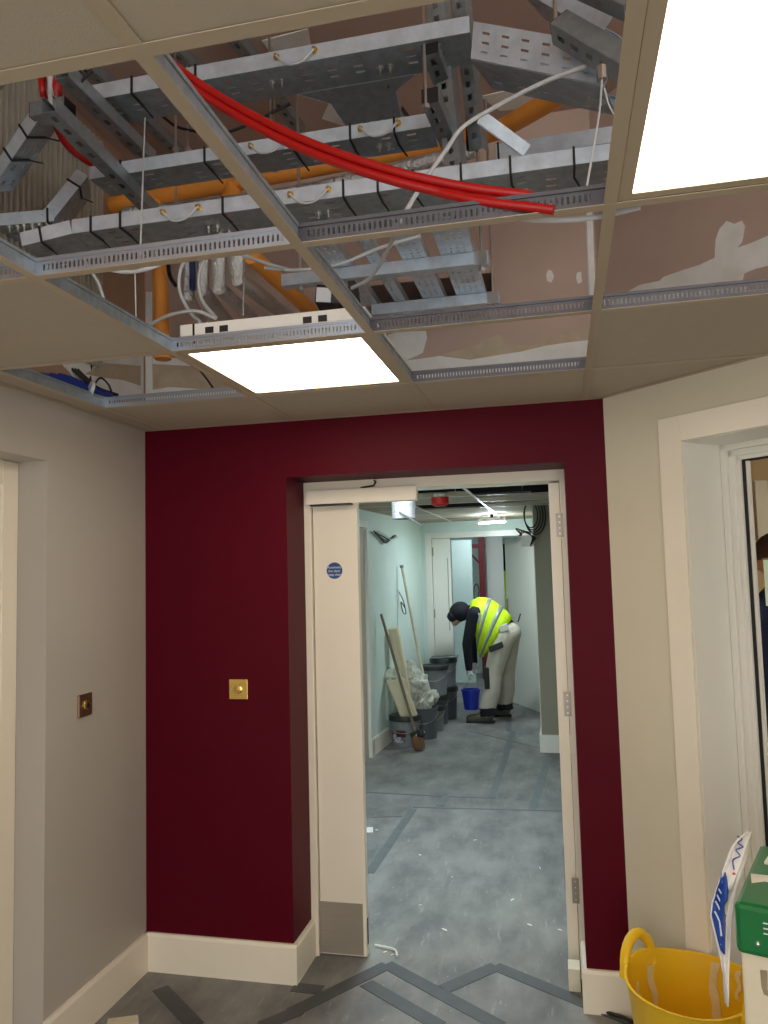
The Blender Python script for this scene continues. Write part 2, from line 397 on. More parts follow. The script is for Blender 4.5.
# perimeter angle
ang = MB(); ang.bar((XL+.011, -1.6, H-.001), (XL+.011, D, H-.001), .022, .0018); ang.bar((XL, D-.011, H-.001), (XR, D-.011, H-.001), .022, .0018)
ang.bar(W(0, -.011, H-.001), W(2, -.011, H-.001), .022, .0018)
ang.build('wall_angle', 'tee', ceil)

# LED panels
def led_panel(x0, y0, label, housing):
    x1, y1 = x0+.6, y0+.6; g = .013
    t = thing('ceiling_light', label, 'light', ((x0+x1)/2, (y0+y1)/2, H), 'square LED ceiling panels')
    fr = MB(); b = .036
    fr.box((x0+g, y0+g, H+.001), (x1-g, y0+b, H+.012)); fr.box((x0+g, y1-b, H+.001), (x1-g, y1-g, H+.012))
    fr.box((x0+g, y0+b, H+.001), (x0+b, y1-b, H+.012)); fr.box((x1-b, y0+b, H+.001), (x1-g, y1-b, H+.012))
    fr.build('panel_frame', 'tee', t)
    MB().box((x0+b, y0+b, H+.004), (x1-b, y1-b, H+.008)).build('diffuser', 'led', t)
    hs = MB().box((x0+.02, y0+.02, H+.012), (x1-.02, y1-.02, H+housing)).build('housing', 'white_frame', t)
    for q in (.10, .145, .40, .445):
        MB().box((x0+q, y0+.0185, H+housing*.62), (x0+q+.026, y0+.0205, H+housing*.84)).build('vent_slot', 'black', hs)
    MB().box((x0+.06, y0+.0185, H+housing*.3), (x0+.066, y0+.0205, H+housing)).build('strap', 'black', hs)
led_panel(XA[1], T[1], 'lit square ceiling panel light over the maroon doorway wall', .085)
led_panel(XA[3], T[3], 'lit square ceiling panel light above the splayed window wall', .05)

# ------------------------------------------------------------------ skirting
BH = .155; TW = .092
def skirt(name, p0, p1, nrm, label):
    p0 = V(p0); p1 = V(p1); n = V(nrm); mb = MB()
    c = [(0, 0), (.018, 0), (.018, BH-.012), (.012, BH), (0, BH)]
    A = [p0+n*a+V((0,0,b)) for a, b in c]; mb.prism(A, p1-p0)
    return struct(mb.build(name, 'white'), label)
skirt('baseboard_left', (XL, 2.44, 0), (XL, D, 0), (1,0,0), 'white skirting on the grey wall')
skirt('baseboard_back', (XL, D, 0), (OL+.018, D, 0), (0,-1,0), 'white skirting on the maroon wall')
skirt('baseboard_back_reveal', (OL, D+.0002, 0), (OL, D+REV, 0), (1,0,0), 'white skirting turning into the door reveal')
skirt('baseboard_back_right', (OR-.018, D, 0), (XR, D, 0), (0,-1,0), 'white skirting on the right of the doorway')
skirt('baseboard_reveal_right', (OR, D+.0002, 0), (OR, D+REV-.005, 0), (-1,0,0), 'white skirting in the right door reveal')
skirt('baseboard_right', W(0,0,0), W(a0-TW-.001,0,0), -wall_n, 'white skirting on the splayed wall')

# ------------------------------------------------------------------ main doorway
FY = D+REV
d1 = empty_struct('door_1', 'white door set in the maroon doorway, wide leaf open, narrow leaf closed')
fr = MB()
fr.box((OL-.03, FY+.0005, 0), (OL+.032, FY+.12, OT+.04)); fr.box((OR-.022, FY+.0005, 0), (OR+.04, FY+.12, OT+.04)); fr.box((OL+.032, FY+.0005, OT-.046), (OR-.022, FY+.12, OT+.04))
fr.box((OL+.032, FY+.07, 0), (OL+.044, FY+.085, OT-.046))
fr.build('door_frame', 'white', d1, bevel=.002)
leaf = MB().box((OL+.036, FY+.018, .006), (-.889, FY+.062, OT-.05)).build('narrow_leaf', 'white', d1, bevel=.002)
MB().box((-1.098, FY+.0155, .012), (-.903, FY+.018, .226)).build('kick_plate', 'steel', leaf)
MB().box((-.8885, FY+.03, .05), (-.8875, FY+.05, .16)).build('edge_seal', 'black', leaf)
cl = MB().box((OL+.02, FY-.035, 1.962), (-.606, FY+.016, 2.026)).build('door_operator', 'white', d1, bevel=.003)
MB().tube([(-.86, FY-.01, 2.03), (-.80, FY-.012, 2.036), (-.79, FY-.012, 2.055), (-.80, FY-.01, 2.06)], .004, 6).build('operator_wire', 'black', cl)
MB().box((-1.09, FY-.037, 1.955), (-.90, FY-.0, 1.962)).build('operator_seam', 'black', cl)
ml = MB().box((OR-.068, FY+.05, .006), (OR-.024, FY+.95, OT-.05)).build('wide_leaf', 'white', d1, bevel=.002)
for zz in (.345, 1.09, 1.83): 
    hg = MB().box((OR-.042, FY-.0015, zz-.05), (OR-.014, FY, zz+.05)).build('hinge', 'steel', d1)
    for q in (-.036, -.012, .012, .036): MB().lathe((OR-.028, FY-.0015, zz+q), [(.004, 0), (.003, .001)], 8, axis=(0,-1,0)).build('hinge_screw', 'bolt', hg)
MB().box((OR-.0695, FY+.06, .32), (OR-.068, FY+.09, .50)).build('lock_plate', 'black', ml)
# mandatory door sign
sg = thing('door_sign', 'round blue automatic fire door keep clear sign on the white narrow door leaf', 'sign', (-.998, FY+.018, 1.665))
MB().lathe((-.998, FY+.0178, 1.665), [(.037, 0), (.036, .0015)], 32, axis=(0,-1,0)).build('sign_disc', 'sign_blue', sg)
for i, tx in enumerate(('Automatic', 'fire door', 'keep clear')):
    cu = bpy.data.curves.new('lettering', 'FONT'); cu.body = tx; cu.size = .0155; cu.align_x = 'CENTER'; cu.extrude = .0003
    to = bpy.data.objects.new('t', cu); COL.objects.link(to); bpy.context.view_layer.update()
    me = bpy.data.meshes.new_from_object(to.evaluated_get(bpy.context.evaluated_depsgraph_get())); bpy.data.objects.remove(to)
    me.materials.clear(); me.materials.append(M['sign_white'])
    lo = bpy.data.objects.new('sign_lettering', me); COL.objects.link(lo); lo.parent = sg
    lo.rotation_euler = (math.pi/2, 0, 0); lo.location = (0, -.0022, .010-.0165*i)

# ------------------------------------------------------------------ left recess door frame
d2 = empty_struct('door_2', 'white door frame set back in the grey wall')
mb = MB(); X0 = XL-.2
mb.box((X0-.02, 2.36, 0), (XL-.118, 2.4395, 2.084)); mb.box((X0-.02, 2.33, 0), (XL-.135, 2.362, 2.05)); mb.box((X0-.02, 1.21, 2.0), (XL-.118, 2.36, 2.084))
mb.build('door_frame', 'white', d2, bevel=.003)
MB().box((X0-.06, 1.2, .005), (X0-.02, 2.345, 2.02)).build('door_leaf', 'white', d2)

# ------------------------------------------------------------------ window in the splayed wall
w1 = empty_struct('window_1', 'white framed window in the splayed wall')
tr = MB(); TW = .092
wbox(tr, a0-TW, a0, -.016, .004, 0, z1+TW); wbox(tr, a0, a1, -.016, .004, z1, z1+TW); wbox(tr, a1, a1+TW, -.016, .004, 0, z1+TW)
tr.build('window_architrave', 'white', w1, bevel=.002)
ln = MB(); RD = .2
wbox(ln, a0-.004, a0+.002, 0, RD, z0, z1); wbox(ln, a0, a1, 0, RD, z1-.002, z1+.004); wbox(ln, a0, a1, 0, RD, z0-.004, z0+.006)
ln.build('window_reveal', 'white_frame', w1)
wf = MB(); fw = .05
for q, d in ((0, 0), (.022, .014), (.036, .03)):
    wbox(wf, a0+.002+q, a0+.024+q, RD+d, RD+.09, z0, z1); wbox(wf, a0, a1, RD+d, RD+.09, z1-.024-q, z1-.002-q); wbox(wf, a0, a1, RD+d, RD+.09, z0+q, z0+.024+q)
wf.build('window_frame', 'white_frame', w1, bevel=.002)
gk = MB(); wbox(gk, a0+.06, a0+.072, RD+.042, RD+.06, z0+.05, z1-.06); wbox(gk, a0+.06, a1, RD+.042, RD+.06, z1-.066, z1-.058)
gk.build('window_gasket', 'black', w1)
gb = MB(); wbox(gb, a0+.072, a0+.082, RD+.046, RD+.06, z0+.05, z1-.066); gb.build('glazing_bead', 'white_frame', w1)
pn = MB(); wbox(pn, a0+.07, a1, RD+.05, RD+.056, z0+.04, z1-.06); pn.build('window_pane', 'glass', w1)

# ================================================================== the corridor behind
def seg_wall(mb, p, q, th, z0_, z1_):
    p = V((*p, 0)); q = V((*q, 0)); u = (q-p).normalized(); n = V((-u.y, u.x, 0))
    mb.prism([p+V((0,0,z0_)), q+V((0,0,z0_)), q+n*th+V((0,0,z0_)), p+n*th+V((0,0,z0_))], (0, 0, z1_-z0_))
cl_ = MB(); seg_wall(cl_, (XL, FY), (-1.76, 6.0), .15, 0, CZ+.05); seg_wall(cl_, (-1.757, 6.0), (-1.752, 6.86), .15, 2.06, CZ+.05); seg_wall(cl_, (-1.752, 6.86), (-1.615, EY+.1), .15, 0, CZ+.05)
struct(cl_.build('wall_corridor_left', 'mint_wall'), 'pale mint corridor wall')
dd = empty_struct('door_3', 'doorway with pale ply door in the left corridor wall')
mb = MB(); mb.box((-1.80, 6.875, 0), (-1.728, 6.95, 2.05)); mb.box((-1.80, 5.95, 2.0605), (-1.728, 6.95, 2.12)); mb.build('door_frame', 'white_frame', dd)
MB().box((-1.80, 6.0, 0), (-1.755, 6.87, 2.06)).build('door_leaf', 'door_pink', dd)
MB().box((-1.727, 6.88, 0), (-1.718, 6.948, .16)).build('plinth_block', 'pale_wood', dd)
skirt('baseboard_corridor_left', (-1.7465, 6.951, 0), (-1.617, EY, 0), (1, .06, 0), 'white skirting in the corridor')
rc = MB(); rc.box((.26, FY, 0), (.4, 7.3, CZ+.05)); rc.box((-.25, 7.27, 0), (.4, 7.5, CZ+.05)); rc.box((-.25, 7.5, 0), (-.1, EY, CZ+.05))
struct(rc.build('wall_corridor_right', 'greenish_wall'), 'grey green corridor wall return')
mb = MB(); mb.box((-.266, 7.252, 0), (.26, 7.27, .155)); mb.box((-.266, 7.2705, 0), (-.2505, EY-.05, .155))
struct(mb.build('baseboard_corridor_right', 'white_frame'), 'white skirting at the foot of the corridor return')
struct(MB().box((-.2515, 7.268, .155), (-.244, 7.30, CZ)).build('trim_1', 'white_frame'), 'white corner bead on the corridor return')
# end frame
ew = MB(); ew.box((-1.72, EY, 2.08), (-.1, EY+.15, CZ+.05)); ew.box((-1.72, EY, 0), (-1.57, EY+.15, 2.08)); ew.box((-.27, EY, 0), (-.1, EY+.15, 2.085))
struct(ew.build('wall_corridor_end', 'mint_wall'), 'pale mint wall around the far doorway')
d4 = empty_struct('door_4', 'far white double door, wide leaf pushed open away from the worker')
mb = MB(); mb.box((-1.575, EY-.012, 0), (-1.50, EY-.0005, 2.035)); mb.box((-1.5695, EY, 0), (-1.50, EY+.11, 2.035)); mb.box((-.30, EY-.012, 0), (-.251, EY-.0005, 2.035)); mb.box((-.30, EY, 0), (-.2705, EY+.11, 2.035)); mb.box((-1.575, EY-.012, 2.035), (-.251, EY-.0005, 2.10)); mb.box((-1.5695, EY, 2.035), (-.2705, EY+.11, 2.0795)); mb.build('door_frame', 'white_frame', d4)
nl = MB().box((-1.495, EY+.02, .006), (-1.28, EY+.064, 2.03)).build('narrow_leaf', 'white_frame', d4)
for zz in (.5, 1.15, 1.88): MB().box((-1.502, EY+.012, zz-.05), (-1.482, EY+.02, zz+.05)).build('hinge', 'steel', d4)
MB().box((-1.32, EY+.014, .95), (-1.312, EY+.02, 1.8)).build('edge_groove', 'steel', nl)
hp = V((-.29, EY+.04, 0)); fp = V((-.70, 9.93, 0)); ud = (fp-hp).normalized(); nd = V((-ud.y, ud.x, 0))
wl = MB(); wl.prism([hp+V((0,0,.006)), fp+V((0,0,.006)), fp+nd*-.044+V((0,0,.006)), hp+nd*-.044+V((0,0,.006))], (0,0,2.02)); wl = wl.build('wide_leaf', 'white_frame', d4)
hb = fp-ud*.08+nd*.03; MB().tube([hb+V((0,0,1.0)), hb+V((0,0,1.28))], .012, 8).build('pull_handle', 'steel', wl)

# room beyond the far door
struct(MB().box((-3.2, 12.6, 0), (.9, 12.75, 3.0)).build('wall_far_room', 'mint_wall'), 'pale wall of the far room')
mb = MB(); mb.box((-3.2, EY+.15, 0), (-3.05, 12.6, 3)); mb.box((.75, EY+.15, 0), (.9, 12.6, 3)); mb.box((-3.2, EY+.151, 0), (-1.661, EY+.3, 3)); mb.box((-.099, EY+.151, 0), (.9, EY+.3, 3))
struct(mb.build('wall_far_sides', 'mint_wall'), 'side walls of the far room')
struct(MB().box((-3.2, EY+.151, 2.5), (.9, 12.75, 2.6)).build('ceiling_far_room', 'tile'), 'ceiling of the far room')
px = U(482.5, 575, Y=12.0)
post = thing('steel_post', 'dark red steel post with bracket in the room beyond the far door', 'post', (px.x, 12.0, 0))
MB().box((px.x-.045, 11.95, 0), (px.x+.045, 12.05, 2.5)).build('shaft', 'red_post', post); ptz = U(482, 546, Y=12).z
MB().box((px.x-.14, 11.94, ptz-.03), (px.x+.05, 12.06, ptz+.03)).build('bracket', 'red_post', post)
MB().bar((px.x-.16, 11.95, ptz-.12), (px.x, 11.95, ptz-.3), .025, .025).build('brace', 'red_post', post)
pq = U(496, 590, Y=12.3)
tag(MB().box((pq.x-.13, 12.28, 0), (pq.x+.13, 12.33, 2.2)).build('wall_panel', 'white_frame'), 'pale grey board standing right of the dark red post', 'board')
pq = U(462, 580, Y=11.6)
mb = MB().box((pq.x-.14, 11.58, 0), (pq.x+.16, 11.63, 2.1)); tag(mb.build('leaning_door_blank', 'mint_wall'), 'plain pale door blank standing beyond the narrow far leaf', 'board')
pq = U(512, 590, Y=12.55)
d5 = struct(MB().box((pq.x-.14, 12.55, 0), (pq.x+.3, 12.6, 2.05)).build('door_5', 'dark'), 'near-black slab painted as the unlit doorway at the back of the far room')  # solid slab, the darkness of the opening is put into its colour
pq = U(505, 590, Y=12.4)
vh = thing('hanging_vest', 'yellow green vest hanging by the dark far doorway', 'vest', (pq.x, 12.4, .9))
mb = MB(); mb.ell((pq.x, 12.42, 1.25), .1, .05, .38); mb.build('vest_cloth', 'hivis', vh, smooth=60); MB().tube([(pq.x, 12.45, 1.6), (pq.x, 12.54, 1.68)], .006, 6).build('hook', 'black', vh)
tag(MB().tube(spline([U(474,600,Y=12.5), U(474,588,Y=12.5), U(477,584,Y=12.5), U(479,592,Y=12.5), U(476,604,Y=12.5)]), .008, 6).build('loose_cable', 'black_cable', smooth=60), 'thin black cable loop left of the red post', 'cable')
def led_batten(nm, c, sx, sy, label, m='led_corridor_fill'):
    t = thing(nm, label, 'light', c)
    x, y, z = c
    MB().box((x-sx/2, y-sy/2, z+.012), (x+sx/2, y+sy/2, z+.05)).build('light_body', 'white_frame', t)
    MB().box((x-sx/2+.01, y-sy/2+.01, z), (x+sx/2-.01, y+sy/2-.01, z+.012)).build('diffuser', m, t)
    return t
led_batten('ceiling_light', (-1.1, 10.9, 2.44), .6, .6, 'added unseen fill light in the room beyond the far door', 'led_far_fill')  # lamp added out of view to brighten the far room
led_batten('ceiling_light', (-.95, 4.5, CZ-.012), .6, .6, 'added cool fill light hidden above the maroon doorway head, brightening the corridor')  # extra lamp, hidden by the door head, added to light the corridor
# corridor ceiling: grid, tiles, gaps
cc = empty_struct('ceiling_corridor', 'corridor tile ceiling with several tiles missing')
cx = [-1.79, -1.25, -.65, -.05, .26]; cyv = [FY, 3.9, 4.8, 5.4, 6.0, 6.6, 7.2, 7.8, 8.4, EY]
gaps = {(1, 3): .6, (2, 3): 1, (2, 4): .35, (1, 5): 1, (2, 5): .4, (1, 8): .4}
for i in range(4):
    for j in range(9):
        x0, x1, y0, y1 = cx[i]+.002, cx[i+1]-.002, cyv[j]+.002, cyv[j+1]-.002
        if i == 1 and j == 1: continue
        if i == 3 and y0 > 7.2: continue
        if i == 2 and y0 > 7.2: x1 = -.25
        g = gaps.get((i, j), 0)
        if g >= 1: continue
        if g: y0 = y0+(y1-y0)*g
        if i == 0 and y0 > 6.8: x0 = -1.75+(y0-6.9)*.06
        MB().box((x0, y0, CZ), (x1, y1, CZ+.015)).build('ceiling_tile', 'tile', cc)
MB().box((-1.248, 3.9, CZ+.001), (-.652, 4.18, CZ+.015)).build('ceiling_tile', 'tile', cc); MB().box((-1.248, 4.82-.0, CZ+.0155), (-.652, 4.85, CZ+.02)).build('ceiling_tile', 'tile', cc)
for x in cx[1:4]: MB().box((x-.012, FY, CZ-.002), (x+.012, EY if x < -.2 else 7.27, CZ)).build('ceiling_tee', 'white_frame', cc)
for y in cyv[1:-1]: MB().box((-1.76 if y < 7 else -1.70, y-.012, CZ-.0016), (-.26 if y > 7.2 else .26, y+.012, CZ-.0004)).build('ceiling_tee', 'white_frame', cc)
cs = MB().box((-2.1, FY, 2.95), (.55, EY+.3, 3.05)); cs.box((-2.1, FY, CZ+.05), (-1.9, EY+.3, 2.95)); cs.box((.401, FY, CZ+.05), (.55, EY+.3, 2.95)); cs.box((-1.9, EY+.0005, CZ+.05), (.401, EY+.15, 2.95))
struct(cs.build('ceiling_corridor_soffit', 'dark'), 'soffit above the corridor ceiling, coloured near black for the unlit void')  # void shade is painted into the soffit so the tile gaps stay dark
for k, (y, x0) in enumerate(((5.9, -1.2), (7.05, -1.2), (8.75, -1.2))):
    t = thing('cable_tray', 'dull metal tray crossing the gap above the corridor tiles', 'cable tray', (-.7, y, 2.46), 'trays above the corridor')
    MB().box((-1.3, y-.1, 2.46), (-.3, y+.1, 2.463)).build('tray_base', 'galv_dark', t)
    for x_ in (-1.15, -.4): MB().tube([(x_, y, 2.46), (x_, y, 2.95)], .005, 6).build('hanger_rod', 'bolt', t)
    for s in (-.1, .098): MB().box((-1.3, y+s, 2.463), (-.3, y+s+.002, 2.5)).build('side_flange', 'galv_dark', t)
# corridor fittings
pb = U(440, 498, Z=CZ-.03)
al = thing('fire_alarm', 'red round fire sounder on the corridor ceiling', 'alarm', (pb.x, pb.y, CZ))
MB().lathe((pb.x, pb.y, CZ), [(.05, -.0), (.05, -.025)], 20).build('base_ring', 'white_frame', al); MB().lathe((pb.x, pb.y, CZ-.025), [(.066, 0), (.066, -.05), (.045, -.066)], 20).build('sounder_body', 'alarm_red', al, smooth=40)
lb = U(492, 521, Y=8.2)
bt = thing('work_light', 'bright white temporary strip light under the corridor ceiling', 'light', (lb.x, 8.2, lb.z))
u = V((.14, -.10, .0)).normalized(); c = V((lb.x, 8.2, CZ-.055))
MB().bar(c-u*.16, c+u*.16, .07, .045).build('light_body', 'white_frame', bt, bevel=.008); MB().bar(c-u*.155+V((0,0,-.027)), c+u*.155+V((0,0,-.027)), .06, .012).build('diffuser', 'work_led', bt)
MB().bar(c+V((0,0,.02)), c+V((0,0,.06)), .03, .03).build('bracket', 'black', bt)
pb = [U(405, 487, Y=5.0), U(404, 519, Y=5.0)]
fd = thing('flexible_duct', 'short grey woven flexible duct hanging behind the door operator', 'duct', (pb[1].x, 5.0, pb[1].z))
mb = MB(); prof = []; hh = pb[0].z+.12-pb[1].z
for k in range(25): prof.append((.078+.004*(k % 2), hh*k/24))
mb.lathe((pb[1].x, 5.0, pb[1].z), prof, 20); mb.build('duct_sleeve', 'mesh_grey', fd, smooth=60)
MB().bar(U(399, 512, Y=4.91), U(421, 525, Y=4.93), .012, .012).build('clamp_strip', 'black', fd)
pts = [U(374, 531, X=-1.72), U(380, 536, X=-1.70), U(386, 541, X=-1.68), U(392, 537, X=-1.70)]
wc = thing('cable_bunch', 'black cable bunch poking out of the mint corridor wall', 'cable', pts[0])
for k in range(4):
    MB().tube(spline([p+V((.01*k, .015*k*i, -.02*math.sin(i+k))) for i, p in enumerate(pts)]), .007, 6).build('wire', 'black_cable' if k < 3 else 'grey_cable', wc)
ck = U(533, 513, Y=7.22)
co = thing('cable_coil', 'coil of black cable hung by the corridor return wall', 'cable', (ck.x, 7.22, ck.z-.14))
for k in range(4):
    rr = .10+.018*k
    MB().tube([(ck.x+(.012*k-.02)+rr*.62*math.sin(a), 7.2+.015*k, ck.z-.02+rr*1.15*math.cos(a)) for a in [2*math.pi*j/24 for j in range(24)]], .006, 6, closed=True).build('loop', 'black_cable', co, smooth=60)
MB().tube(spline([(ck.x, 7.2, ck.z+.13), (ck.x+.15, 7.21, ck.z+.16), (.2, 7.24, ck.z+.15)]), .007, 6).build('tail', 'black_cable', co)
jb = U(527, 541, Y=7.22)
jx = thing('junction_box', 'small white junction box with black wires by the corridor return wall', 'junction box', (jb.x, 7.22, jb.z))
MB().box((jb.x-.055, 7.19, jb.z-.05), (jb.x+.06, 7.255, jb.z+.05)).build('box_body', 'white_frame', jx, bevel=.006)
for k in range(4): MB().tube(spline([(jb.x+.03+.012*k, 7.185, jb.z-.05+.02*k), (jb.x+.05+.008*k, 7.16, jb.z+.03), (jb.x+.0-.03*k, 7.17, jb.z+.085+.01*k), (jb.x-.07+.01*k, 7.18, jb.z+.05)]), .006, 6).build('wire', 'black_cable', jx)

# ================================================================== floor tape
def tape(pts, wd=.05, m='tape'):
    P = [U(x, y, Z=.0012+.0002*random.random()) for x, y in pts]
    for a, b in zip(P, P[1:]): MB().bar(a, b, wd, .0016).build('tape_strip', m, fl)
for pts in ([(292,1012),(387,965)], [(386,964),(500,1026)], [(366,983),(440,1026)], [(444,989),(496,966)], [(495,966),(592,1006)], [(160,988),(196,1026)], [(293,987),(322,990)], [(300,1010),(262,1026)]):
    tape(pts, .066)
for pts in ([(369,873),(413,809)], [(492,797),(510,742)], [(532,810),(549,756)], [(440,806),(446,796)], [(513,731),(503,765)], [(508,717),(509,731)], [(524,707),(523,716)]):
    tape(pts, .055, 'tape_far')
for pts in ([(366,792),(440,796)], [(440,796),(495,798)], [(413,807),(568,811)], [(372,817),(402,816)], [(462,708),(513,706)], [(470,731),(541,748)]):
    tape(pts, .022, 'tape_far')
random.seed(3)
for px_, py_ in ((385,952),(392,955),(540,868),(452,877),(372,830),(377,830),(590,1000),(445,930),(420,905),(512,900),(530,925),(475,840),(420,855),(560,930),(400,900)):
    p = U(px_, py_, Z=.002); a = random.random()*3; s = .008+.012*random.random()
    n = 6; poly = [p+V((math.cos(2*math.pi*k/n)*s*(.6+.6*random.random())*math.cos(a), math.sin(2*math.pi*k/n)*s*.5+math.cos(2*math.pi*k/n)*s*math.sin(a), 0)) for k in range(n)]
    tag(MB().prism(poly, (0,0,.0015)).build('paint_scrap', 'debris'), 'small white scrap lying on the grey floor sheet', 'scrap', 'white scraps on the floor')
tag(MB().tube(spline([U(375,945,Z=.008), U(385,947,Z=.01), U(395,950,Z=.008), U(397,956,Z=.01)]), .005, 6).build('plastic_strip', 'debris', smooth=60), 'curled white plastic strip on the floor by the kick plate', 'scrap')
tag(MB().prism([U(366,828,Z=.001), U(373,828,Z=.001), U(373,833,Z=.001), U(366,833,Z=.001)], (0,0,.006)).build('white_offcut', 'debris'), 'flat white offcut beside the narrow leaf edge', 'offcut')
tag(MB().prism([U(108,1022,Z=.001), U(138,1018,Z=.001), U(139,1026,Z=.001), U(106,1030,Z=.001)], (0,0,.012)).build('timber_offcut', 'pale_wood'), 'pale timber offcut on the floor by the grey wall', 'offcut')
tag(MB().box((OR-.07, FY-.10, 0), (OR-.024, FY-.02, .085)).build('timber_block', 'pale_wood', bevel=.002), 'small timber block at the foot of the right door jamb', 'block')
cable('floor_cable', [U(597,1009,Z=.008), U(610,1013,Z=.012), U(625,1018,Z=.008), U(640,1026,Z=.008)], .006, 'black', 'dark cable on the floor beside the yellow tub')
tag(MB().prism([U(590,1006,Z=.002), U(604,1009,Z=.002), U(632,1022,Z=.002), U(628,1025,Z=.002), U(596,1013,Z=.002)], (0,0,.004)).build('tape_scrap', 'tape'), 'crumpled dark tape scrap under the right skirting', 'tape')

# ------------------------------------------------------------------ wall plates
def plate(nm, c, n, label, m):
    c = V(c); n = V(n); t_ = V((0,0,1)).cross(n); th = thing(nm, label, 'switch', c, 'square metal wall switches')
    MB().obox(c+n*.004, t_*.042, V((0,0,.042)), n*.004).build('face_plate', m, th, bevel=.002)
    rg = MB().lathe(c+n*.008, [(.019, 0), (.019, .004), (.013, .006)], 24, axis=n).build('ring', 'gold', th, smooth=40)
    MB().lathe(c+n*.013, [(.009, 0), (.008, .008), (0, .009)], 16, axis=n).build('button', 'black' if m == 'bronze' else 'gold', rg)
    for s in (-1, 1): MB().lathe(c+n*.008+t_*.031*s, [(.003, 0), (.002, .001)], 8, axis=n).build('screw', 'bolt', th)
p = U(84, 705, X=XL); plate('wall_switch', p, (1,0,0), 'bronze square switch plate on the grey wall', 'bronze')
p = U(239, 689, Y=D); plate('wall_switch', p, (0,-1,0), 'brass square switch plate on the maroon wall', 'gold')

# ================================================================== things in the corridor
def bucket(c, r, h, label, m, lid=True, group='plastic buckets along the corridor wall', lab=True, handle=True, kind='bucket'):
    x, y, z = c; t = thing('bucket', label, 'bucket', c, group)
    MB().lathe(c, [(r*.86, 0), (r*.97, h*.9), (r*.97, h*.93), (r*1.0, h*.93), (r*1.0, h), (r*.93, h), (r*.93, h*.9), (0, h*.9)], 28).build('bucket_body', m, t, smooth=40)
    if lid: MB().lathe((x, y, z+h), [(r*1.05, -.035), (r*1.06, 0), (r*1.0, .012), (r*.9, .004), (0, .004)], 28).build('bucket_rim', 'lid_black', t, smooth=40)
    if lab:
        mb = MB(); n = 8
        for k in range(n):
            pass
        a0_, a1_ = -math.pi*.78, -math.pi*.45
        vs_ = []; fs = []
        for k in range(n+1):
            a = a0_+(a1_-a0_)*k/n
            for zz in (.14, .42): rr = r*(.86+.122*zz)+.002; vs_.append((x+rr*math.cos(a), y+rr*math.sin(a), z+h*zz))
        for k in range(n): fs.append((2*k, 2*k+2, 2*k+3, 2*k+1))
        MB().add(vs_, fs).build('label', 'label_white', t, solid=.001)
        a = a0_+.75*(a1_-a0_); rr = r*.93+.0045
        MB().obox((x+rr*math.cos(a), y+rr*math.sin(a), z+h*.46), V((-math.sin(a), math.cos(a), 0))*.045, V((0,0,.03)), V((math.cos(a), math.sin(a), 0))*.002).build('label_panel', 'label_red', t)
    if handle:
        MB().tube([(x+r*1.03*math.cos(q), y-abs(math.sin(q))*.02-r*1.02*math.sin(q)*.98, z+h*.86-.10*math.sin(q)) for q in [math.pi*k/14 for k in range(15)]], .004, 6).build('wire_handle', 'bolt', t)
    return t
bucket((-1.54, 7.46, 0), .145, .27, 'grey bucket with label, nearest the ply door, roll resting on it', 'bucket_grey')
bucket((-1.405, 7.78, 0), .135, .30, 'plain grey open bucket behind the broom head', 'bucket_dark', lid=False, lab=False)
bucket((-1.40, 8.17, 0), .138, .24, 'low black rimmed bucket under the crumpled polythene', 'bucket_grey')
bucket((-1.41, 8.50, 0), .145, .30, 'lower bucket of the tall stack by the narrow far leaf', 'bucket_dark', lab=False)
bucket((-1.41, 8.50, .315), .145, .30, 'upper black rimmed bucket of the tall stack', 'bucket_grey', lab=False)
bucket((-1.36, 8.83, 0), .15, .34, 'lower bucket of the stack next to the far door frame', 'bucket_dark', lab=False)
bucket((-1.36, 8.83, .355), .15, .30, 'upper bucket of the stack next to the far door frame, tray on top', 'bucket_grey', lab=False)
tag(MB().obox((-1.34, 8.80, .68), V((.15,.02,.006)), V((-.01,.11,.0)), V((0,0,.006))).build('paint_tray', 'bucket_dark', bevel=.003), 'flat dark tray lying on the stacked buckets', 'tray')
# rolls
def roll(nm, p0, p1, r, label, flat=1):
    p0 = V(p0); p1 = V(p1); u = (p1-p0).normalized(); t = thing(nm, label, 'roll', p0)
    pts = [p0+(p1-p0)*k/8 for k in range(9)]
    MB().tube(pts, [r*(.86 if k in (0, 8) else 1) for k in range(9)], 16).build('rolled_sheet', 'cream_roll', t, smooth=50)
    s = u.cross(V((1,0,.2))).normalized()
    MB().tube([p+s*r*.55+V((r*.6,0,.0)) for p in pts[1:]], r*.28, 8).build('loose_edge', 'cream_roll', t, smooth=60)
    return t
a = U(388, 680, Y=7.40); b = U(404, 720, Y=7.46)
rp = thing('rolled_dust_sheet', 'thick folded cream dust sheet leaning from the near bucket to the wall', 'dust sheet', b)
u = (b-a).normalized(); s = V((1, .15, .0)); s = (s-u*s.dot(u)).normalized(); n = u.cross(s)
for k, (off, wd, hg, sh) in enumerate(((0, .16, .04, 0), (.042, .165, .038, .012), (-.040, .15, .035, -.01))):
    MB().obox((a+b)/2+n*off+s*(sh+.056), u*((b-a).length/2-.01*k), s*wd/2, n*hg/2).build('folded_layer', 'cream_roll', rp, bevel=.017)
roll('paper_roll', U(406, 696, Y=7.68), U(393, 628, Y=7.54), .056, 'tall upright cream roll leaning on the mint wall')
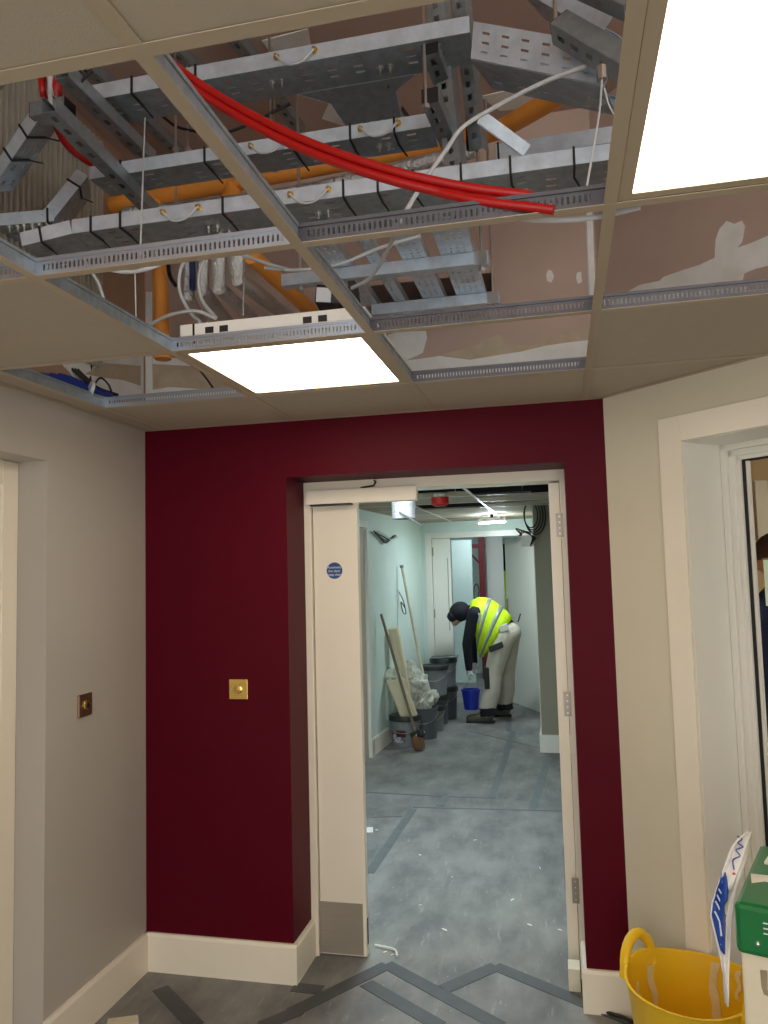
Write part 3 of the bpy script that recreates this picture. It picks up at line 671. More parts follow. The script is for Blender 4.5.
# polythene heap: crumpled ball shapes resting behind
from mathutils import noise
def crumple(c, rx, ry, rz, seed, parent, nm='polythene_fold'):
    mb = MB().ell(c, rx, ry, rz, n=56, m=40); c = V(c); o_ = V((seed*7.3, seed*3.1, 0))
    for i, p in enumerate(mb.v):
        d = p-c; q = d.normalized()
        qq = V((q.x, q.y, q.z*.45)); f = 1+.6*noise.noise(q*1.3+o_)+.16*(1-abs(noise.noise(qq*2.6+o_))*3)+.05*(1-abs(noise.noise(qq*6+o_))*3)
        mb.v[i] = c+d*f*.82
    return mb.build(nm, 'polythene', parent, smooth=25)
hp_ = U(414, 690, Y=7.85)
ph = thing('polythene_bundle', 'crumpled clear polythene bundle on the open grey bucket', 'polythene', (hp_.x, 7.85, .3))
for k, (px_, py_, rx_, rz_) in enumerate(((417, 686, .13, .17), (408, 672, .10, .12), (424, 702, .10, .10), (412, 706, .09, .12))):
    c = U(px_, py_, Y=7.86+.03*(k % 2)); crumple(c, rx_, .10, rz_, k+1, ph)
pb = U(393, 676, Y=7.43)
ph2 = thing('polythene_wrap', 'pale polythene wrapped over the top of the folded dust sheet', 'polythene', (pb.x, 7.43, pb.z))
crumple(U(393, 676, Y=7.43), .085, .06, .06, 5, ph2); crumple(U(400, 686, Y=7.46), .05, .05, .09, 6, ph2)
wb = U(434, 698, Y=8.2); 
tag(crumple((wb.x, 8.2, .335), .07, .07, .07, 8, None, 'rag_ball'), 'white crumpled rag on the low black rimmed bucket', 'rag')
# broom and pole
def pole(p0, p1, r0_, r1_, mb=None): return (mb or MB()).tube([V(p0), V(p1)], [r0_, r1_], 10)
a = U(415, 731, Y=7.24); b = U(381, 614, X=-1.69)
br = thing('broom', 'long handled broom standing head down, handle leaning on the mint wall', 'broom', a)
pole(a, b, .013, .013).build('handle', 'wood', br, smooth=60); u = (b-a).normalized()
mb = MB().obox(a+V((.025,-.01,-.03)), V((.05,-.04,.03)), V((.02,.02,.0)), V((-.012,.004,.028))); mb.build('broom_head', 'dark_pad', br, bevel=.006)
hd = a+V((.05,-.02,-.075)); MB().lathe((hd.x, hd.y, .012), [(.045, 0), (.06, .05), (.05, .10), (.03, .13)], 14, axis=(-.35,.1,1)).build('bristles', 'bristle', br, smooth=50)
mb = MB().obox(hd+V((-.012,.0,.035)), V((.035,-.02,.045)), V((.018,.02,0)), V((-.010,.002,.01))); mb.build('ferrule', 'pale_wood', br)
a = U(434, 727, Y=7.95); b = U(402, 568, X=-1.635)
pl = thing('pole', 'long pale wooden pole leaning on the mint corridor wall', 'pole', a)
a = V((a.x, a.y, .012)); pole(a, b, .018, .014).build('shaft', 'pale_wood', pl, smooth=60); MB().lathe(b, [(.02, 0), (.02, .03)], 10, axis=b-a).build('end_cap', 'bucket_grey', pl)
a = U(398, 640, X=-1.66); hk = thing('hanging_wire', 'thin grey wire looped on the mint wall beside the pale pole', 'wire', a)
MB().tube(spline([U(399, 590, X=-1.665), U(398, 610, X=-1.66), U(397, 640, X=-1.655), U(396, 664, X=-1.65)]), .005, 6).build('strand', 'grey_cable', hk)
MB().tube(spline([U(399, 592, X=-1.66), U(403, 600, X=-1.65), U(406, 613, X=-1.65), U(403, 612, X=-1.65), U(401, 602, X=-1.655), U(405, 608, X=-1.65)]), .005, 6).build('loop', 'black_cable', hk)

# ================================================================== people
def grow(name, parts, mats, vox, parent, sm=5):
    """parts: capsule chains ([(point, radius)...], material, (flatten dir, factor)) -> one continuous remeshed body"""
    mb = MB(); segs = []
    for chain, mi in parts:
        for p, r_ in chain: mb.ell(p, r_, r_, r_, n=14, m=10)
        for (p, ra), (q, rb) in zip(chain, chain[1:]):
            mb.tube([p, q], [ra, rb], 14); segs.append((V(p), V(q), ra, rb, mi))
        if len(chain) == 1: segs.append((V(chain[0][0]), V(chain[0][0])+V((0,0,.001)), chain[0][1], chain[0][1], mi))
    tmp = mb.build('tmp', 'skin')
    md = tmp.modifiers.new('r', 'REMESH'); md.mode = 'VOXEL'; md.voxel_size = vox
    ms = tmp.modifiers.new('s', 'SMOOTH'); ms.iterations = sm; ms.factor = .5
    bpy.context.view_layer.update()
    me = bpy.data.meshes.new_from_object(tmp.evaluated_get(bpy.context.evaluated_depsgraph_get()))
    bpy.data.objects.remove(tmp); me.name = name
    me.materials.clear()
    for m in mats: me.materials.append(M[m])
    for pg in me.polygons:
        c = pg.center; best = 9; bi = 0
        for p, q, ra, rb, mi in segs:
            d = q-p; t = max(0, min(1, (c-p).dot(d)/d.length_squared)); dist = (c-(p+d*t)).length-(ra+(rb-ra)*t)
            if dist < best: best = dist; bi = mi
        pg.material_index = bi; pg.use_smooth = True
    off = OFF[parent.name]
    for v_ in me.vertices: v_.co = v_.co-off
    o = bpy.data.objects.new(name, me); COL.objects.link(o); o.parent = parent; OFF[o.name] = off
    return o
WY = 8.72
def w_(x, y, dy=0): return U(x, y, Y=WY+dy)
wk = thing('person', 'bent over worker in yellow hi-vis vest and stone trousers lifting a small blue bucket', 'person', (w_(490, 700).x, WY, 0))
NEAR, FAR = -.13, .13
hip_n = w_(505, 636, -.09); hip_f = w_(509, 636, .09)
kn_n = w_(494, 672, -.12); kn_f = w_(506, 672, .16)
an_n = w_(487, 707, -.14); an_f = w_(504, 706, .24)
an_n.z = .11; an_f.z = .11
sh_n = w_(474, 614, -.17); sh_f = w_(477, 612, .17)
el_n = w_(467, 644, -.17); wr_n = w_(469, 668, -.13)
el_f = w_(472, 640, .16); wr_f = w_(474, 662, .06)
hd_c = w_(459, 613); nk = w_(469, 611)
P_ = []
P_.append(([(w_(507, 632), .135), (w_(500, 623), .125), (w_(490, 614), .125), (w_(482, 611), .125), (w_(477, 611), .10)], 1))        # trunk
P_.append(([(w_(508, 634, -.06), .125), (w_(511, 633, -.05), .115)], 0)); P_.append(([(w_(508, 634, .06), .125), (w_(511, 633, .06), .115)], 0))
P_.append(([(w_(479, 612, -.09), .10), (sh_n, .08)], 1)); P_.append(([(w_(479, 612, .09), .10), (sh_f, .08)], 1))
for h_, k_, a_ in ((hip_n, kn_n, an_n), (hip_f, kn_f, an_f)):
    P_.append(([(h_, .125), ((h_+k_)/2+V((-.01,0,0)), .118), (k_, .098), ((k_+a_)/2+V((.015,0,0)), .096), (a_+V((.0,0,.03)), .088)], 0))
for s_, e_, r_ in ((sh_n, el_n, wr_n), (sh_f, el_f, wr_f)):
    P_.append(([(s_, .078), (e_, .055), (r_, .042)], 1))
P_.append(([(w_(476, 609), .07), (nk, .062)], 1))
P_.append(([(hd_c, .092), (hd_c+V((-.035, 0, -.05)), .075)], 2))
P_.append(([(hd_c+V((-.055, 0, -.02)), .05), (hd_c+V((-.05, 0, -.10)), .045)], 2)); P_.append(([(hd_c+V((-.135, 0, -.045)), .014), (hd_c+V((-.115, 0, -.015)), .010)], 2))     # jaw, nose
P_.append(([(hd_c+V((.005, -.09, -.02)), .018)], 2))
# hands: palm plus five fingers each, the near one closed on the handle
def hand(wr, d, side, parts):
    pc = wr+d*.05; parts.append(([(wr, .036), (pc, .036)], 3))
    sx = V((1,0,0))
    for k, (o_, L) in enumerate(((-.03, .065), (-.01, .075), (.01, .072), (.03, .058))):
        q = pc+V((0, 0, -.02))+V((0, o_, 0)); t1 = q+V((-.012, 0, -.035)); t2 = t1+V((.016, 0, -L*.35))
        parts.append(([(q, .0125), (t1, .0115), (t2, .0105)], 3))
    q = pc+V((.02, -.03*side, .0)); parts.append(([(q, .014), (q+V((.02, 0, -.03)), .012), (q+V((.018, .012*side, -.055)), .0105)], 3))
hand(wr_n, (wr_n-el_n).normalized(), 1, P_); hand(wr_f, (wr_f-el_f).normalized(), -1, P_)
for a_, kk in ((an_n, -.30), (an_f, -.30)):
    P_.append(([(a_+V((.02,0,-.04)), .055), (a_+V((-.08,0,-.058)), .05), (a_+V((-.19,0,-.066)), .042)], 4))
grow('body', P_, ['trousers', 'navy', 'skin', 'glove', 'boot'], .011, wk)
# cap / hood
mb = MB(); R3 = Matrix.Rotation(-.5, 3, 'Y'); mb.ell(hd_c+V((.01, 0, .015)), .122, .118, .112, R3)
mb.ell(hd_c+V((-.06, 0, -.035)), .075, .10, .07); mb.build('hood', 'navy', wk, smooth=60)
# hi-vis vest: loft of ellipses along the back, hanging open at the front
def loft(sections, n=20, a_from=0, a_to=2*math.pi, k=0, mb=None):
    mb = mb or MB(); b = len(mb.v); cl = abs(a_to-a_from-2*math.pi) < 1e-6
    for c, ax, ay, ra, rb in sections:
        for j in range(n if cl else n+1):
            q = a_from+(a_to-a_from)*j/n; mb.v.append(c+ax*ra*math.cos(q)+ay*rb*math.sin(q))
    m_ = n if cl else n+1
    for i in range(len(sections)-1):
        for j in range(n): mb.f.append((b+i*m_+j, b+i*m_+(j+1) % m_, b+(i+1)*m_+(j+1) % m_, b+(i+1)*m_+j)); mb.mi.append(k)
    return mb
ytop = [(471, 602), (478, 598.5), (485, 598.5), (492, 601), (499, 606), (506, 612), (512, 619)]
ybot = [(473, 618), (476, 630), (477, 641), (478, 649), (480, 656), (484, 656), (489, 650)]
secs = []
for i, (tp, bt_) in enumerate(zip(ytop, ybot)):
    a = w_(*tp); b = w_(*bt_); c = (a+b)/2; ax = (a-b); L = ax.length/2; ax.normalize()
    secs.append((c, ax, V((0,1,0)), L+.012, [.15, .205, .215, .21, .20, .195, .19][i]))
vest = loft(secs, 24).build('hi_vis_vest', 'hivis', wk, smooth=60, solid=.006)
def band(t0, t1, grow_=1.03):
    ss = []
    for t in (t0, (t0+t1)/2, t1):
        i = min(int(t), 5); f = t-i; A, B = secs[i], secs[i+1]
        ss.append((A[0].lerp(B[0], f), A[1].lerp(B[1], f).normalized(), A[2], (A[3]+(B[3]-A[3])*f)*grow_, (A[4]+(B[4]-A[4])*f)*grow_))
    return loft(ss, 24).build('reflective_band', 'reflective', vest, smooth=60, solid=.003)
band(2.45, 2.95); band(4.05, 4.55)
# shoulder band
sb = MB(); q = [secs[k] for k in (0, 1, 2)]
sb.tube([A[0]+A[1]*(A[3]*.25)+V((0, -A[4]*1.0, 0)) for A in q]+[secs[2][0]+secs[2][1]*(-.02)+V((0,-.215,0))], .018, 6).build('shoulder_band', 'reflective', vest, smooth=60)
# pads and pockets
c = w_(487.5, 678, -.175); MB().obox(c, V((.03,-.012,.0)), V((.008,.04,0)), V((-.004,0,.115))).build('knee_pad', 'dark_pad', wk, bevel=.01)
c = w_(496, 647, -.225); MB().obox(c, V((.075,0,.03)), V((0,.012,0)), V((-.01,0,.03))).build('holster_pocket', 'dark_pad', wk, bevel=.008)
c = w_(504, 628, -.2); MB().obox(c, V((.05,0,.02)), V((0,.008,0)), V((-.01,0,.035))).build('pocket_badge', 'glove', wk, bevel=.006)
c = w_(518, 622, .0); MB().bar(c, c+V((.03, 0, .09)), .03, .015).build('tool_handle', 'dark_pad', wk, bevel=.004)
for a_ in (an_n, an_f): MB().tube([a_+V((.012,0,-.03)), a_+V((.005,0,.055))], [.094, .092], 14).build('boot_cuff', 'navy', wk, smooth=50)
for a_ in (an_n, an_f): MB().obox(a_+V((-.075,0,-.098)), V((.155,0,0)), V((0,.046,0)), V((0,0,.012))).build('boot_sole', 'dark_pad', wk, bevel=.008)
# blue bucket in the hand
hb_ = w_(471, 699, -.13); bb = thing('hand_bucket', 'small blue plastic bucket held by the bent worker', 'bucket', (hb_.x, WY-.13, w_(471, 709, -.13).z))
zb = w_(471, 709, -.13).z; zt = w_(471, 689, -.13).z
MB().lathe((hb_.x, WY-.13, zb), [(.075, 0), (.10, zt-zb-.02), (.108, zt-zb-.02), (.108, zt-zb), (.094, zt-zb), (.07, .01), (0, .01)], 20).build('bucket_body', 'bucket_blue', bb, smooth=40)
hh = wr_n+(wr_n-el_n).normalized()*.05+V((-.004, 0, -.055))
MB().tube(spline([(hb_.x-.10, WY-.13, zt-.01), (hb_.x-.03, WY-.13, zt+.06), (hh.x, WY-.13, hh.z), (hb_.x+.06, WY-.13, zt+.05), (hb_.x+.10, WY-.13, zt-.01)]), .004, 6).build('handle', 'bolt', bb)

# ================================================================== room behind the window
mb = MB(); mb.box((.42, 5.3, 0), (3.4, 5.4, 2.6)); mb.box((3.3, 1.9, 0), (3.4, 5.3, 2.6)); mb.box((.401, FY, 0), (.42, 5.3, 2.6))
struct(mb.build('wall_side_room', 'warm_wall'), 'warm walls of the room behind the window')
mbp = [(.42, 3.30), (.40, 3.35), (.42, 5.3), (3.3, 5.3), (3.3, 1.95), (1.85, 1.95)]
struct(MB().prism([(x, y, 2.35) for x, y in mbp], (0,0,.05)).build('ceiling_side_room', 'tile'), 'ceiling of the room behind the window')
led_batten('ceiling_light', (1.9, 3.6, 2.33), .6, .6, 'warm ceiling light of the room behind the window', 'led_room')
pA = U(757, 480, Y=4.9); pB = U(762, 540, Y=4.9)
wc_ = thing('wall_cupboard', 'pale cream cupboard on the wall behind the window', 'cupboard', (pA.x+.1, 4.95, pB.z))
MB().box((pA.x-.02, 4.9, pB.z), (pA.x+.055, 5.29, pA.z)).build('cupboard_body', 'offwhite', wc_, bevel=.005); MB().box((pA.x-.015, 4.885, pB.z+.01), (pA.x+.05, 4.9, pA.z-.01)).build('cupboard_door', 'offwhite', wc_)
tt = thing('table', 'oak topped table in the room behind the window', 'table', (1.25, 4.75, 0))
MB().box((.95, 4.5, .72), (1.9, 5.1, .76)).build('table_top', 'oak', tt)
for x in (1.0, 1.85):
    for y in (4.55, 5.05): MB().box((x-.025, y-.025, 0), (x+.025, y+.025, .72)).build('leg', 'dark_pad', tt)
pc = U(774, 600, Y=4.15); X_ = pc.x+.03; Y_ = 4.15
p2 = thing('person', 'person in navy top standing behind the window', 'person', (X_, Y_, 0))
def q_(x, y, z): return V((X_+x, Y_+y, z))
Q = []
Q.append(([(q_(0,0,.98), .15), (q_(0,0,1.15), .145), (q_(0,0,1.33), .16), (q_(0,0,1.43), .12)], 0))
for s in (-1, 1):
    Q.append(([(q_(.1*s,0,1.38), .10), (q_(.19*s,0,1.40), .075)], 0)); Q.append(([(q_(.19*s,0,1.40), .07), (q_(.24*s,.02,1.12), .052), (q_(.2*s,-.12,.9), .04)], 0))
    Q.append(([(q_(.09*s,0,.93), .12), (q_(.1*s,0,.5), .08), (q_(.1*s,.02,.1), .055)], 1)); Q.append(([(q_(.1*s,.03,.06), .055), (q_(.1*s,-.16,.045), .042)], 1))
    hc = q_(.2*s,-.16,.86); Q.append(([(q_(.2*s,-.12,.9), .035), (hc, .035)], 2))
    for o_ in (-.03, -.01, .01, .03): Q.append(([(hc+V((o_,0,-.02)), .012), (hc+V((o_,-.02,-.06)), .011), (hc+V((o_,-.005,-.085)), .0105)], 2))
    Q.append(([(hc+V((-.03*s,-.01,0)), .013), (hc+V((-.045*s,-.03,-.03)), .011)], 2)); Q.append(([(q_(.088*s,0,1.63), .02)], 2))
Q.append(([(q_(0,0,1.45), .06), (q_(0,0,1.55), .058)], 2)); Q.append(([(q_(0,0,1.66), .093), (q_(0,-.03,1.60), .075)], 2)); Q.append(([(q_(0,-.115,1.625), .015), (q_(0,-.10,1.66), .01)], 2))
grow('body', Q, ['navy_top', 'dark_pad', 'skin'], .013, p2)
MB().ell(q_(0,.02,1.70), .105, .112, .10).build('hair', 'hair', p2, smooth=60)
nz_ = MB(); aP = a0+.115; wbox(nz_, aP, aP+.10, RD+.046, RD+.049, 1.50, 1.66); tag(nz_.build('notice_sheet', 'mint_paper'), 'pale green paper notice taped on the window pane', 'notice')

# ================================================================== foreground: tub, green lidded box, bag
tc_ = V((.345, 2.655, 0)); TR = .205; TH = .36
tb = thing('rubber_tub', 'yellow flexible rubber tub smeared with plaster by the splayed wall', 'tub', tc_)
mb = MB(); prof = [(.145, 0), (.165, .06), (.185, .2), (TR, TH-.01), (TR+.006, TH), (TR-.003, TH), (.18, .2), (.155, .02), (0, .015)]
mb.lathe(tc_, prof, 40)
for i, p in enumerate(mb.v):
    d = p-tc_; q = math.atan2(d.y, d.x)
    if p.z > .2: p.z += .022*max(0, math.cos(q-math.radians(140)))**6*(p.z-.2)/.16 + .022*max(0, math.cos(q+math.radians(40)))**6*(p.z-.2)/.16
mb.build('tub_body', 'yellow_tub', tb, smooth=60)
for sg_, hang in ((math.radians(140), 1), (math.radians(-40), 1)):
    o_ = V((math.cos(sg_), math.sin(sg_), 0)); s_ = V((-math.sin(sg_), math.cos(sg_), 0)); base = tc_+o_*(TR-.004)
    # loop handle standing above the rim
    pts = [base+s_*(.075*math.cos(q))+V((0,0,TH-.02+.095*math.sin(q)))+o_*.01*math.sin(q) for q in [math.pi*k/14-.12+.24*k/14 for k in range(15)]]
    hm = MB()
    hm.tube(pts, [.022]+[.0165]*13+[.022], 10).build('handle', 'yellow_tub', tb, smooth=60)
def smear(a, w0, zz0, zz1):
    mb = MB(); vs_ = []; n = 8
    rnd = random.Random(int(a*100))
    for k in range(n+1):
        z = zz0+(zz1-zz0)*k/n; rr = .165+(z-.06)*(.04/.3)-.006
        wv = w0*(.6+.7*rnd.random())
        for s in (-1, 1):
            q = a+s*wv/2+.03*math.sin(k*1.3); vs_.append((tc_.x+rr*math.cos(q), tc_.y+rr*math.sin(q), z))
    mb.add(vs_, [(2*k, 2*k+1, 2*k+3, 2*k+2) for k in range(n)]); mb.build('plaster_smear', 'plaster_smear', tb, solid=.003)
smear(math.radians(128), .13, .16, .33); smear(math.radians(64), .17, .08, .345); smear(math.radians(150), .06, .2, .3); smear(math.radians(40), .08, .26, .35)
# white bin with green lid
O_ = V((.338, 1.912, 0)); TH_ = math.radians(20); bu = V((math.cos(TH_), -math.sin(TH_), 0)); bv = V((math.sin(TH_), math.cos(TH_), 0)); BW, BD = .46, .42
BX, BY = O_.x, O_.y
def C_(a, b, z): return O_+bu*a+bv*b+Z3*z
def cbox(a, b, z, m=None): return MB().obox(C_((a[0]+b[0])/2, (a[1]+b[1])/2, (a[2]+b[2])/2), bu*(b[0]-a[0])/2, bv*(b[1]-a[1])/2, Z3*(b[2]-a[2])/2)
Z3 = V((0, 0, 1))
bx = thing('lidded_cabinet', 'offwhite cabinet with a dented green metal lid beside the yellow tub', 'cabinet', C_(BW/2, BD/2, 0))
body = cbox((.008, .008, 0), (BW-.008, BD-.008, .80), 0).build('cabinet_body', 'offwhite', bx, bevel=.006)
lid = cbox((0, 0, .792), (BW, BD, .902), 0).build('green_lid', 'green', bx, bevel=.012)
MB().lathe(C_(.045, 0, .822), [(.006, 0), (.004, .004), (0, .005)], 12, axis=-bv).build('rivet', 'bolt', lid)
for k, (dx, dz, wdt) in enumerate(((0, .0, .010), (0, -.011, .010), (0, -.022, .010), (.014, 0, .004), (.014, -.011, .004), (.014, -.022, .004), (.022, 0, .007), (.022, -.022, .007))):
    cbox((.058+dx, -.001, .868+dz), (.058+dx+wdt, 0, .8705+dz), 0).build('lid_marking', 'sign_white', lid)
MB().prism([C_(.045, .007, .765), C_(.06, .007, .767), C_(.058, .007, .725), C_(.07, .007, .712), C_(.05, .007, .715), C_(.046, .007, .73)], bv*.0012).build('tape_residue', 'greytape', body)
MB().prism([C_(.01, .19, .9015), C_(.06, .20, .9015), C_(.065, .15, .9015), C_(.045, .155, .9015), C_(.02, .13, .9015)], Z3*.001).build('plaster_splash', 'paper', lid)
pp = thing('paper_pad', 'white paper pad with a red mark on the green lid', 'paper', C_(.15, .24, .9025))
MB().prism([C_(.03, .27, .9025), C_(.28, .22, .9025), C_(.31, .39, .9025), C_(.04, .41, .9025)], Z3*.006).build('sheet', 'paper', pp)
MB().tube([C_(.07, .31, .9095), C_(.10, .285, .9095), C_(.14, .275, .9095)], .0016, 5).build('red_mark', 'red_ink', pp)
# plastic sack hanging over the lid edge
bg = thing('plastic_sack', 'empty white sack with blue print hanging over the green lid', 'sack', (BX-.03, BY+.1, .7))
def bY(x, y): return 2.06-.0009*(y-880)+.012*math.sin(y*.07)
def B(x, y, o=0): return U(x, y, Y=bY(x, y)+.05*((x-730)/25)**2*.3-o)
cols = [(832, 745, 752.5), (838, 737, 752), (846, 731, 751), (855, 727, 749), (865, 723.5, 746), (878, 719, 741), (890, 715, 737), (902, 711.5, 734), (915, 710, 732), (925, 712.5, 731), (938, 716, 730), (950, 719, 729), (962, 721.5, 728), (975, 723, 727.3), (990, 724.5, 727.3), (1004, 726, 727)]
mb = MB(); nn = 6
for y, xa, xb in cols:
    for k in range(nn+1):
        x = xa+(xb-xa)*k/nn; p = B(x, y); p.y += .012*math.sin(k*1.7+y*.02); mb.v.append(p)
for i in range(len(cols)-1):
    for k in range(nn): b = i*(nn+1)+k; mb.f.append((b, b+1, b+nn+2, b+nn+1)); mb.mi.append(0)
sack = mb.build('sack_sheet', 'bag_white', bg, smooth=60, solid=.003)
def sackpatch(rows, nm, m):
    mb = MB()
    for y, xa, xb in rows:
        for k in range(4):
            x = xa+(xb-xa)*k/3; p = B(x, y, .0045); c0 = min(range(len(cols)), key=lambda i: abs(cols[i][0]-y)); kk = (x-cols[c0][1])/(cols[c0][2]-cols[c0][1])*nn
            p.y += .012*math.sin(kk*1.7+y*.02); mb.v.append(p)
    for i in range(len(rows)-1):
        for k in range(3): b = i*4+k; mb.f.append((b, b+1, b+5, b+4)); mb.mi.append(0)
    mb.build(nm, m, bg, smooth=60, solid=.0015)
sackpatch([(872, 721, 726), (880, 719, 727.5), (890, 716, 727.5), (902, 713, 727.5), (914, 711.5, 727), (924, 714, 726.5), (936, 717, 726), (946, 719.5, 725), (952, 721, 724)], 'blue_print', 'bag_blue')
for pts in ([(717, 895), (724, 908)], [(716, 902), (722, 914)], [(715, 912), (721, 924)], [(720, 922), (721.5, 936)], [(718, 888), (725, 900)]):
    MB().tube([B(x, y, .008)+V((0, .012*math.sin(3+y*.02)-.004, 0)) for x, y in pts], .0022, 5).build('white_print', 'sign_white', bg)
MB().tube(spline([B(737, 836, .006), B(742, 839, .006), B(738, 843, .006), B(743, 847, .006), B(736, 850, .006), B(740, 856, .006), B(733, 860, .006), B(734, 870, .006)]), .0016, 5).build('blue_scribble', 'ink', bg)
MB().lathe(B(734, 874, .006), [(.004, 0), (.004, .001)], 10, axis=(0,-1,0)).build('red_dot', 'red_ink', bg)

# ================================================================== services in the ceiling void
Z3 = V((0, 0, 1))
def plate_holes(L, Wd, up_, uw, vp, vw, u_off=.03, v_off=.02):
    if vp < .025: v_off = .012
    us = slotted(L, up_, uw, u_off); vs_ = slotted(Wd, vp, vw, v_off); return us, vs_
def tray(p0, p1, Wd, fl_h, label, vdir=None, nrm=Z3, ties=(), bolts=(), m='galv', mb_='galv_dark', up_=.075, uw=.026, vp=.036, vw=.009, brass=(), group='galvanised cable trays in the ceiling void', name='cable_tray', ends=True):
    p0 = V(p0); p1 = V(p1); u = (p1-p0); L = u.length; u.normalize(); n = V(nrm); n = (n-u*n.dot(u)).normalized()
    v = n.cross(u) if vdir is None else V(vdir); v = (v-u*v.dot(u)-n*v.dot(n)).normalized()
    t = thing(name, label, 'cable tray', (p0+p1)/2+v*Wd/2, group)
    us, vs_ = plate_holes(L, Wd, up_, uw, vp, vw)
    base = MB().sheet(p0, u, v, us, vs_, lambda i, j: i % 2 == 1 and j % 2 == 1 and (i//2) % 4 != 3).build('tray_base', mb_, t, solid=.0015)
    for o_, sgn in ((0, -1), (Wd, 1)):
        fl_ = MB(); fl_.obox(p0+u*L/2+v*o_+n*fl_h/2, u*L/2, v*.0008, n*fl_h/2); fl_.obox(p0+u*L/2+v*(o_-sgn*.006)+n*fl_h, u*L/2, v*.006, n*.0008)
        fl_.build('side_flange', m, t)
    for q in ties:
        c = p0+u*L*q; mb = MB(); mb.obox(c-v*.003+n*fl_h/2, u*.003, v*.002, n*(fl_h/2+.004)); mb.obox(c+v*.03-n*.004, u*.003, v*.033, n*.002)
        mb.bar(c+v*.06-n*.004, c+v*.085-n*.03+u*.02, .004, .003); mb.build('cable_tie', 'black', t)
    for q, f in bolts:
        for d in (-.014, .014):
            c = p0+u*(L*q+d)+v*Wd*f; MB().lathe(c, [(.011, 0), (.011, .003), (.007, .003), (.007, .009), (.004, .009), (.004, .02)], 8, axis=-n).build('bolt', 'bolt', t, smooth=30)
    for q in brass:
        for d in (-.055, .055):
            c = p0+u*(L*q+d)+n*fl_h*.55-v*.001; MB().lathe(c, [(.009, 0), (.009, .006), (.005, .006), (.005, .016)], 8, axis=-v).build('brass_stud', 'brass', t)
        pts = spline([p0+u*(L*q-.055)+n*fl_h*.5-v*.014, p0+u*(L*q-.02)-n*.012-v*.02, p0+u*(L*q+.02)-n*.012-v*.02, p0+u*(L*q+.055)+n*fl_h*.5-v*.014])
        MB().tube(pts, .0035, 6).build('earth_link', 'grey_cable', t, smooth=60)
    return t
def strut(p0, p1, label, nrm=Z3, w_=.041, h_=.041, slot=True, m='strut', up_=.05, uw=.026, group='slotted steel struts in the ceiling void', name='strut_channel', vw=.013, cap=False):
    p0 = V(p0); p1 = V(p1); u = (p1-p0); L = u.length; u.normalize(); n = V(nrm); n = (n-u*n.dot(u)).normalized(); v = n.cross(u)
    t = thing(name, label, 'strut', (p0+p1)/2, group)
    us = slotted(L, up_, uw) if slot else [0, L]; vs_ = [0, (w_-vw)/2, (w_+vw)/2, w_]
    MB().sheet(p0-v*w_/2, u, v, us, vs_, lambda i, j: slot and i % 2 == 1 and j == 1).build('slotted_web', m, t, solid=.002)
    for s in (-1, 1):
        mb = MB(); mb.obox((p0+p1)/2+v*s*w_/2+n*h_/2, u*L/2, v*.001, n*h_/2); mb.obox((p0+p1)/2+v*s*(w_/2-.005)+n*h_, u*L/2, v*.005, n*.001); mb.build('channel_side', m, t)
    if cap:
        for e in cap: MB().obox((p0 if e == 0 else p1)+n*h_/2+u*(.001 if e else -.001), u*.002, v*w_/2, n*h_/2).build('end_cap', 'black', t)
    return t
def rod(p, z1_=SOF, r=.005, label='threaded steel hanger rod in the ceiling void', nut=True):
    p = V(p); t = thing('hanger_rod', label, 'rod', p, 'steel hanger rods in the ceiling void')
    MB().tube([p, (p.x, p.y, z1_)], r, 8).build('rod', 'bolt', t, smooth=60)
    if nut: MB().lathe(p+V((0,0,-.004)), [(.012, 0), (.012, .01), (.009, .01), (.009, .014)], 6).build('nut', 'bolt', t)
    return t
# tray nearest the grid (long, low)
y3 = .5*(U(160, 222, Z=2.68).y+U(450, 181, Z=2.68).y)
xa, xb = U(71, 233, Z=2.68).x, U(640, 157, Z=2.68).x
tray((xa, y3, 2.68), (xb, y3, 2.68), .24, .042, 'long low cable tray running just behind the front tees', V((0,1,0)), ties=(.04, .1, .3, .52, .58, .64, .72, .80, .9), bolts=((.26, .3), (.27, .5), (.47, .3), (.48, .55)), brass=(.22, .46))
e0 = V((xa, y3, 2.68)); e1 = U(22, 246, Y=y3-.02)
tray(e1, e0, .24, .042, 'short cranked tray end dropping beside the grey wall side', V((0,1,0)), ties=(.4,))
# tray in the middle
y2 = .5*(U(140, 172, Z=2.9).y+U(423, 127, Z=2.9).y)
xa2, xb2 = U(92, 181, Z=2.9).x, U(432, 126, Z=2.9).x
tray((xa2, y2, 2.9), (xb2, y2, 2.9), .11, .04, 'narrow middle cable tray with brass earth studs', V((0,1,0)), ties=(.1, .36, .62, .78, .9), brass=(.55, .86), bolts=((.86, .5),), vp=.03)
